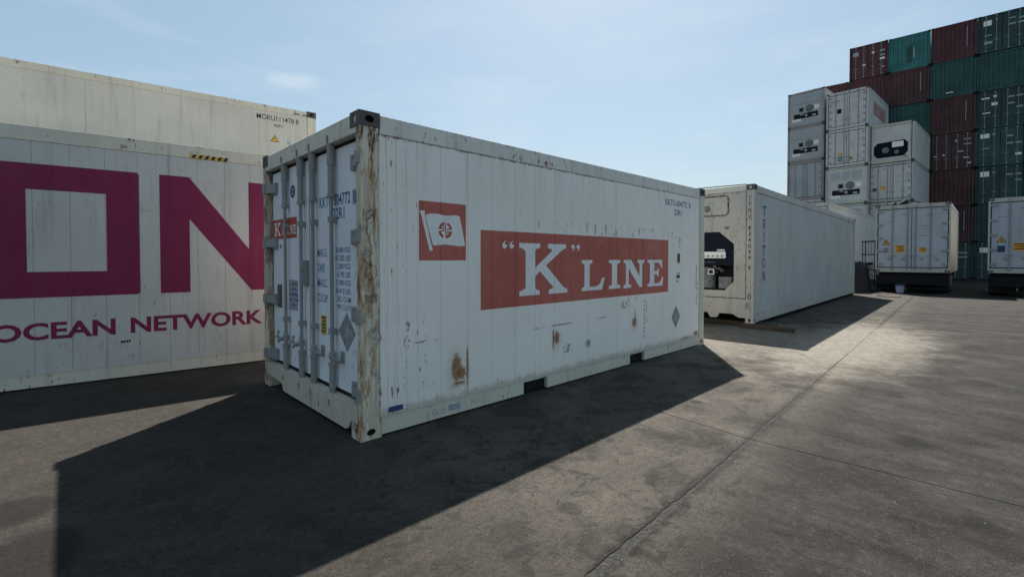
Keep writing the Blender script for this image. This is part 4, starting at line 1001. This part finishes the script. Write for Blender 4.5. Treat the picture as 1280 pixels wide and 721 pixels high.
plate_end(rt, .0495, 1.55, 1.80, 1.10, 1.42, 'unitnavy', 'placard'); bars_block(rt, .049, 2.2, 1.95, 1, .75, .08, .1, 'printred', 61)
bars_block(rt, .049, .95, 1.6, 5, .3, .05, .12, 'hinge', 62)
rt = R2[3]; plate_end(rt, .0495, 1.45, 1.72, .80, .96, 'yellow', 'placard'); plate_end(rt, .0495, 1.45, 1.75, .34, .74, 'greyplate', 'placard', 3); tri_end(rt, .049, .95, .42, .14, 'yellow'); bars_block(rt, .049, 1.0, 1.7, 5, .25, .05, .12, 'hinge', 63); bars_block(rt, .049, .45, 1.7, 5, .28, .05, .12, 'hinge', 64)
c3 = (38.1, .58, -.045); z3 = [.18 * 0 + i * (ST + .035) for i in range(4)]
spec3 = [('door', 'farwhite', 'farcream', 'white container at the bottom of the rightmost white stack'), ('door', 'farwhite', 'farcream', 'white container showing over the raised one, second tier of rightmost white stack'),
         ('door', 'farwhite', 'faralu', 'white double-door container with blue and yellow placards, third tier of rightmost white stack'),
         ('octagon', 'farwhite', 'farcream', 'white refrigerated container with big dark machinery opening, topmost of rightmost stack')]
R3 = []
for (k_, sk, po, lab), z in zip(spec3, z3): R3.append(reefer_far(k_, ST, sk, po, lab, (c3[0], c3[1], z), c3[2]))
rt = R3[2]; plate_end(rt, .0495, 1.95, 2.2, .75, .98, 'blue', 'placard'); plate_end(rt, .0495, 1.45, 1.75, .82, 1.1, 'yellow', 'placard'); plate_end(rt, .0495, 1.5, 1.62, 2.16, 2.26, 'hinge', 'placard')
bars_block(rt, .049, .98, 1.75, 5, .3, .05, .12, 'hinge', 65); bars_block(rt, .049, .45, 1.75, 6, .3, .05, .1, 'hinge', 66)

# ---------------------------------------------------------------- dry-cargo stack
def corr(axis, a0, a1, z0, z1, pos, dep, pitch):
    """corrugated sheet; axis 'y' = wall facing -x"""
    b = MB(); n = int(round((a1 - a0) / pitch)); p = (a1 - a0) / n; pts = []
    for i in range(n):
        s = a0 + i * p; pts += [(s, dep), (s + p * .3, dep), (s + p * .45, 0), (s + p * .85, 0)]
    pts.append((a1, dep))
    for (u0, w0), (u1, w1) in zip(pts[:-1], pts[1:]):
        q = [(u0, w0, z0), (u1, w1, z0), (u1, w1, z1), (u0, w0, z1)]
        b.face([(pos + w, u_, z) for u_, w, z in q] if axis == 'y' else [(u_, pos + w, z) for u_, w, z in q])
    return b
PROTO = {}
def dry(kind, mat, label, loc, rz):
    key = (kind, mat)
    if key in PROTO: return dup(PROTO[key], loc, rz, label)
    root = thing('cargo_container', label, 'shipping container', loc, rz, 'steel containers in the tall back stack'); PROTO[key] = root
    H = ST; Lc = L20; b = MB()
    for x0, x1 in ((0, .12), (Lc - .12, Lc)):
        for y0, y1 in ((0, .1), (W2 - .1, W2)): b.box(x0, y0, .11, x1, y1, H - .11)
    for y0, y1 in ((.01, .07), (W2 - .07, W2 - .01)): b.box(.13, y0, H - .08, Lc - .13, y1, H - .01).box(.13, y0, .01, Lc - .13, y1, .15)
    b.box(.01, .11, H - .11, .09, W2 - .11, H - .01).box(.01, .11, .01, .09, W2 - .11, .15)
    b.build('frame', mat, root)
    c_ = MB()
    for z in (0, H - .118):
        for x in (0, Lc - .178):
            for y in (0, W2 - .162): c_.box(x - .003 if x == 0 else x, y - .003 if y == 0 else y, z, x + .178, y + .162, z + .118)
    structure(c_.build('corner_castings', 'steel_dark', root), 'stuff')
    corr('x', .12, Lc - .12, .15, H - .08, .02, .036, .28).build('side_wall', mat, root); corr('x', .12, Lc - .12, .15, H - .08, W2 - .056, .036, .28).build('side_wall', mat, root)
    MB().box(.05, .07, H - .04, Lc - .05, W2 - .07, H - .02).build('roof', mat, root); MB().box(Lc - .06, .1, .1, Lc - .03, W2 - .1, H - .1).build('end_wall', mat, root)
    if kind == 'wall': corr('y', .10, W2 - .10, .15, H - .11, .03, .045, .25).build('front_wall', mat, root)
    else:
        MB().box(.085, .10, .15, .10, W2 - .10, H - .11).build('door_gasket', 'rubber', root)
        for k, (ya, yb) in enumerate(((.13, 1.205), (1.233, W2 - .13))):
            d_ = MB(); n = 5; dz = (H - .30) / n
            d_.box(.05, ya, .17, .08, yb, H - .13)
            for i in range(n): d_.box(.034, ya + .05, .20 + i * dz + .06, .05, yb - .05, .20 + (i + 1) * dz - .06)
            d_ = d_.build('door', mat, root)
            for y in (ya + .28, yb - .28):
                MB().tube((.015, y, .06), (.015, y, H - .05), .018, k=6).box(.0, y - .04, .10, .03, y + .04, .17).box(.0, y - .04, H - .15, .03, y + .04, H - .09).box(.0, y - .12, .80, .012, y + .12, .83).build('locking_bar', 'hinge', d_)
    return root
def dplate(root, items):
    for (y0, y1, z0, z1, mt) in items: MB().box(.012, y0, z0, .030, y1, z1).build('placard', mt, root)
dth = .075; dx0, dy0 = 44.75, -4.53; PW = W2 + .03; DZ = ST + .028
tiers = ['bottom', 'second', 'third', 'fourth', 'fifth', 'sixth', 'top']
cols = {0: ('rightmost column', [('door', 'darkgreen'), ('wall', 'darkgreen'), ('door', 'darkgreen'), ('door', 'green'), ('door', 'darkgreen'), ('wall', 'green'), ('door', 'darkgreen')]),
        1: ('second column from right', [('door', 'darkgreen'), ('wall', 'brown'), ('wall', 'brown'), ('door', 'brown'), ('wall', 'brown'), ('wall', 'green'), ('wall', 'maroon')]),
        2: ('third column from right', [('wall', 'brown'), ('wall', 'maroon'), ('wall', 'darkgreen'), ('wall', 'brown'), ('wall', 'green'), ('wall', 'brown'), ('wall', 'teal')]),
        3: ('fourth column from right', [('wall', 'brown'), ('wall', 'maroon'), ('wall', 'brown'), ('wall', 'darkgreen'), ('wall', 'maroon'), ('wall', 'maroon'), ('door', 'maroon')]),
        4: ('leftmost column', [('wall', 'brown'), ('wall', 'maroon'), ('wall', 'brown'), ('wall', 'darkgreen'), ('wall', 'maroon'), ('wall', 'maroon')])}
CN = {'darkgreen': 'dark green', 'green': 'green', 'brown': 'brown', 'maroon': 'maroon', 'teal': 'teal'}
DR = {}
for ci, (cn, sp) in cols.items():
    off = ci * PW
    for ti, (kd, mt) in enumerate(sp):
        tn = tiers[ti] if len(sp) == 7 or ti < 5 else 'top'
        lab = '%s container with %s, %s tier, %s of the back stack' % (CN[mt], 'double doors' if kd == 'door' else 'ribbed end', tn, cn)
        loc = (dx0 - math.sin(dth) * off + random.uniform(-.05, .05), dy0 + math.cos(dth) * off + random.uniform(-.013, .013), ti * DZ)
        DR[(ci, ti)] = dry(kd, mt, lab, loc, dth)
# give each of the copies its own placards afterwards
pw, pg = 'printwhite', 'greyplate'
marks = {(0, 6): [(1.75, 2.15, 1.85, 2.2, pw), (1.45, 1.55, 2.1, 2.2, pg), (1.75, 2.1, 1.15, 1.22, pg), (1.7, 2.1, .6, .75, pg), (.2, .45, 1.9, 2.0, pg), (.6, .9, 2.0, 2.08, pg), (.6, .9, 1.6, 1.7, pg), (.2, .5, 1.6, 1.7, pg)],
         (0, 4): [(1.8, 2.2, 2.05, 2.15, pw), (1.45, 1.6, 2.1, 2.25, pw), (1.4, 1.7, 1.55, 1.75, pw), (1.75, 2.15, 1.05, 1.12, pw), (.6, .95, 1.95, 2.05, pg), (.2, .5, 1.95, 2.05, pg), (.6, .9, 1.5, 1.6, pg), (.2, .5, 1.2, 1.3, pg)],
         (0, 3): [(1.75, 2.2, 1.95, 2.25, pw), (1.45, 1.6, 2.1, 2.25, pg), (1.75, 2.1, 1.2, 1.28, pg), (.2, .5, .6, .75, pw), (.6, .9, 1.9, 2, pg), (.6, .9, 1.4, 1.5, pg), (.2, .5, 1.4, 1.5, pg)],
         (0, 2): [(1.75, 2.2, 1.9, 2.25, pw), (1.45, 1.6, 2.1, 2.2, pg), (.6, .9, 1.9, 2, pg), (.2, .5, 1.5, 1.6, pg), (.2, .5, 1.9, 2.0, pg)],
         (1, 3): [(.9, 1.05, 1.95, 2.1, pg), (.2, .6, 2.05, 2.12, pg), (.2, .6, 1.7, 1.78, pg), (2.0, 2.2, 1.0, 1.1, pg), (1.6, 1.7, 1.05, 1.15, pw), (.3, .6, .75, .82, pw), (.2, .4, .35, .42, pw), (.6, .9, 1.2, 1.3, pg)],
         (3, 6): [(1.85, 2.2, 1.85, 2.15, pg), (.85, 1.0, 1.8, 1.95, pw), (.2, .5, 1.2, 1.35, pw), (.2, .5, 1.85, 1.95, pg), (.2, .5, 1.5, 1.6, pg), (1.4, 1.6, 1.0, 1.1, pw), (.2, .4, .6, .68, pg)],
         (0, 0): [(1.75, 2.15, 1.85, 2.2, pw), (.6, .9, 1.7, 1.8, pg)], (1, 0): [(.3, .9, 1.8, 1.9, pg), (.3, .9, 1.5, 1.6, pg)],
         (1, 5): [(1.2, 1.6, .3, .36, pw)], (2, 6): [(1.05, 1.35, .55, 1.7, 'darkgreen'), (.9, .96, .8, 1.6, pg)]}
for k_, it in marks.items(): dplate(DR[k_], it)
for k_ in ((1, 6), (1, 4), (2, 5), (1, 1)): MB().box(.024, .50, .8, .029, .53, 2.2).build('painted_stroke', 'greyplate', DR[k_])
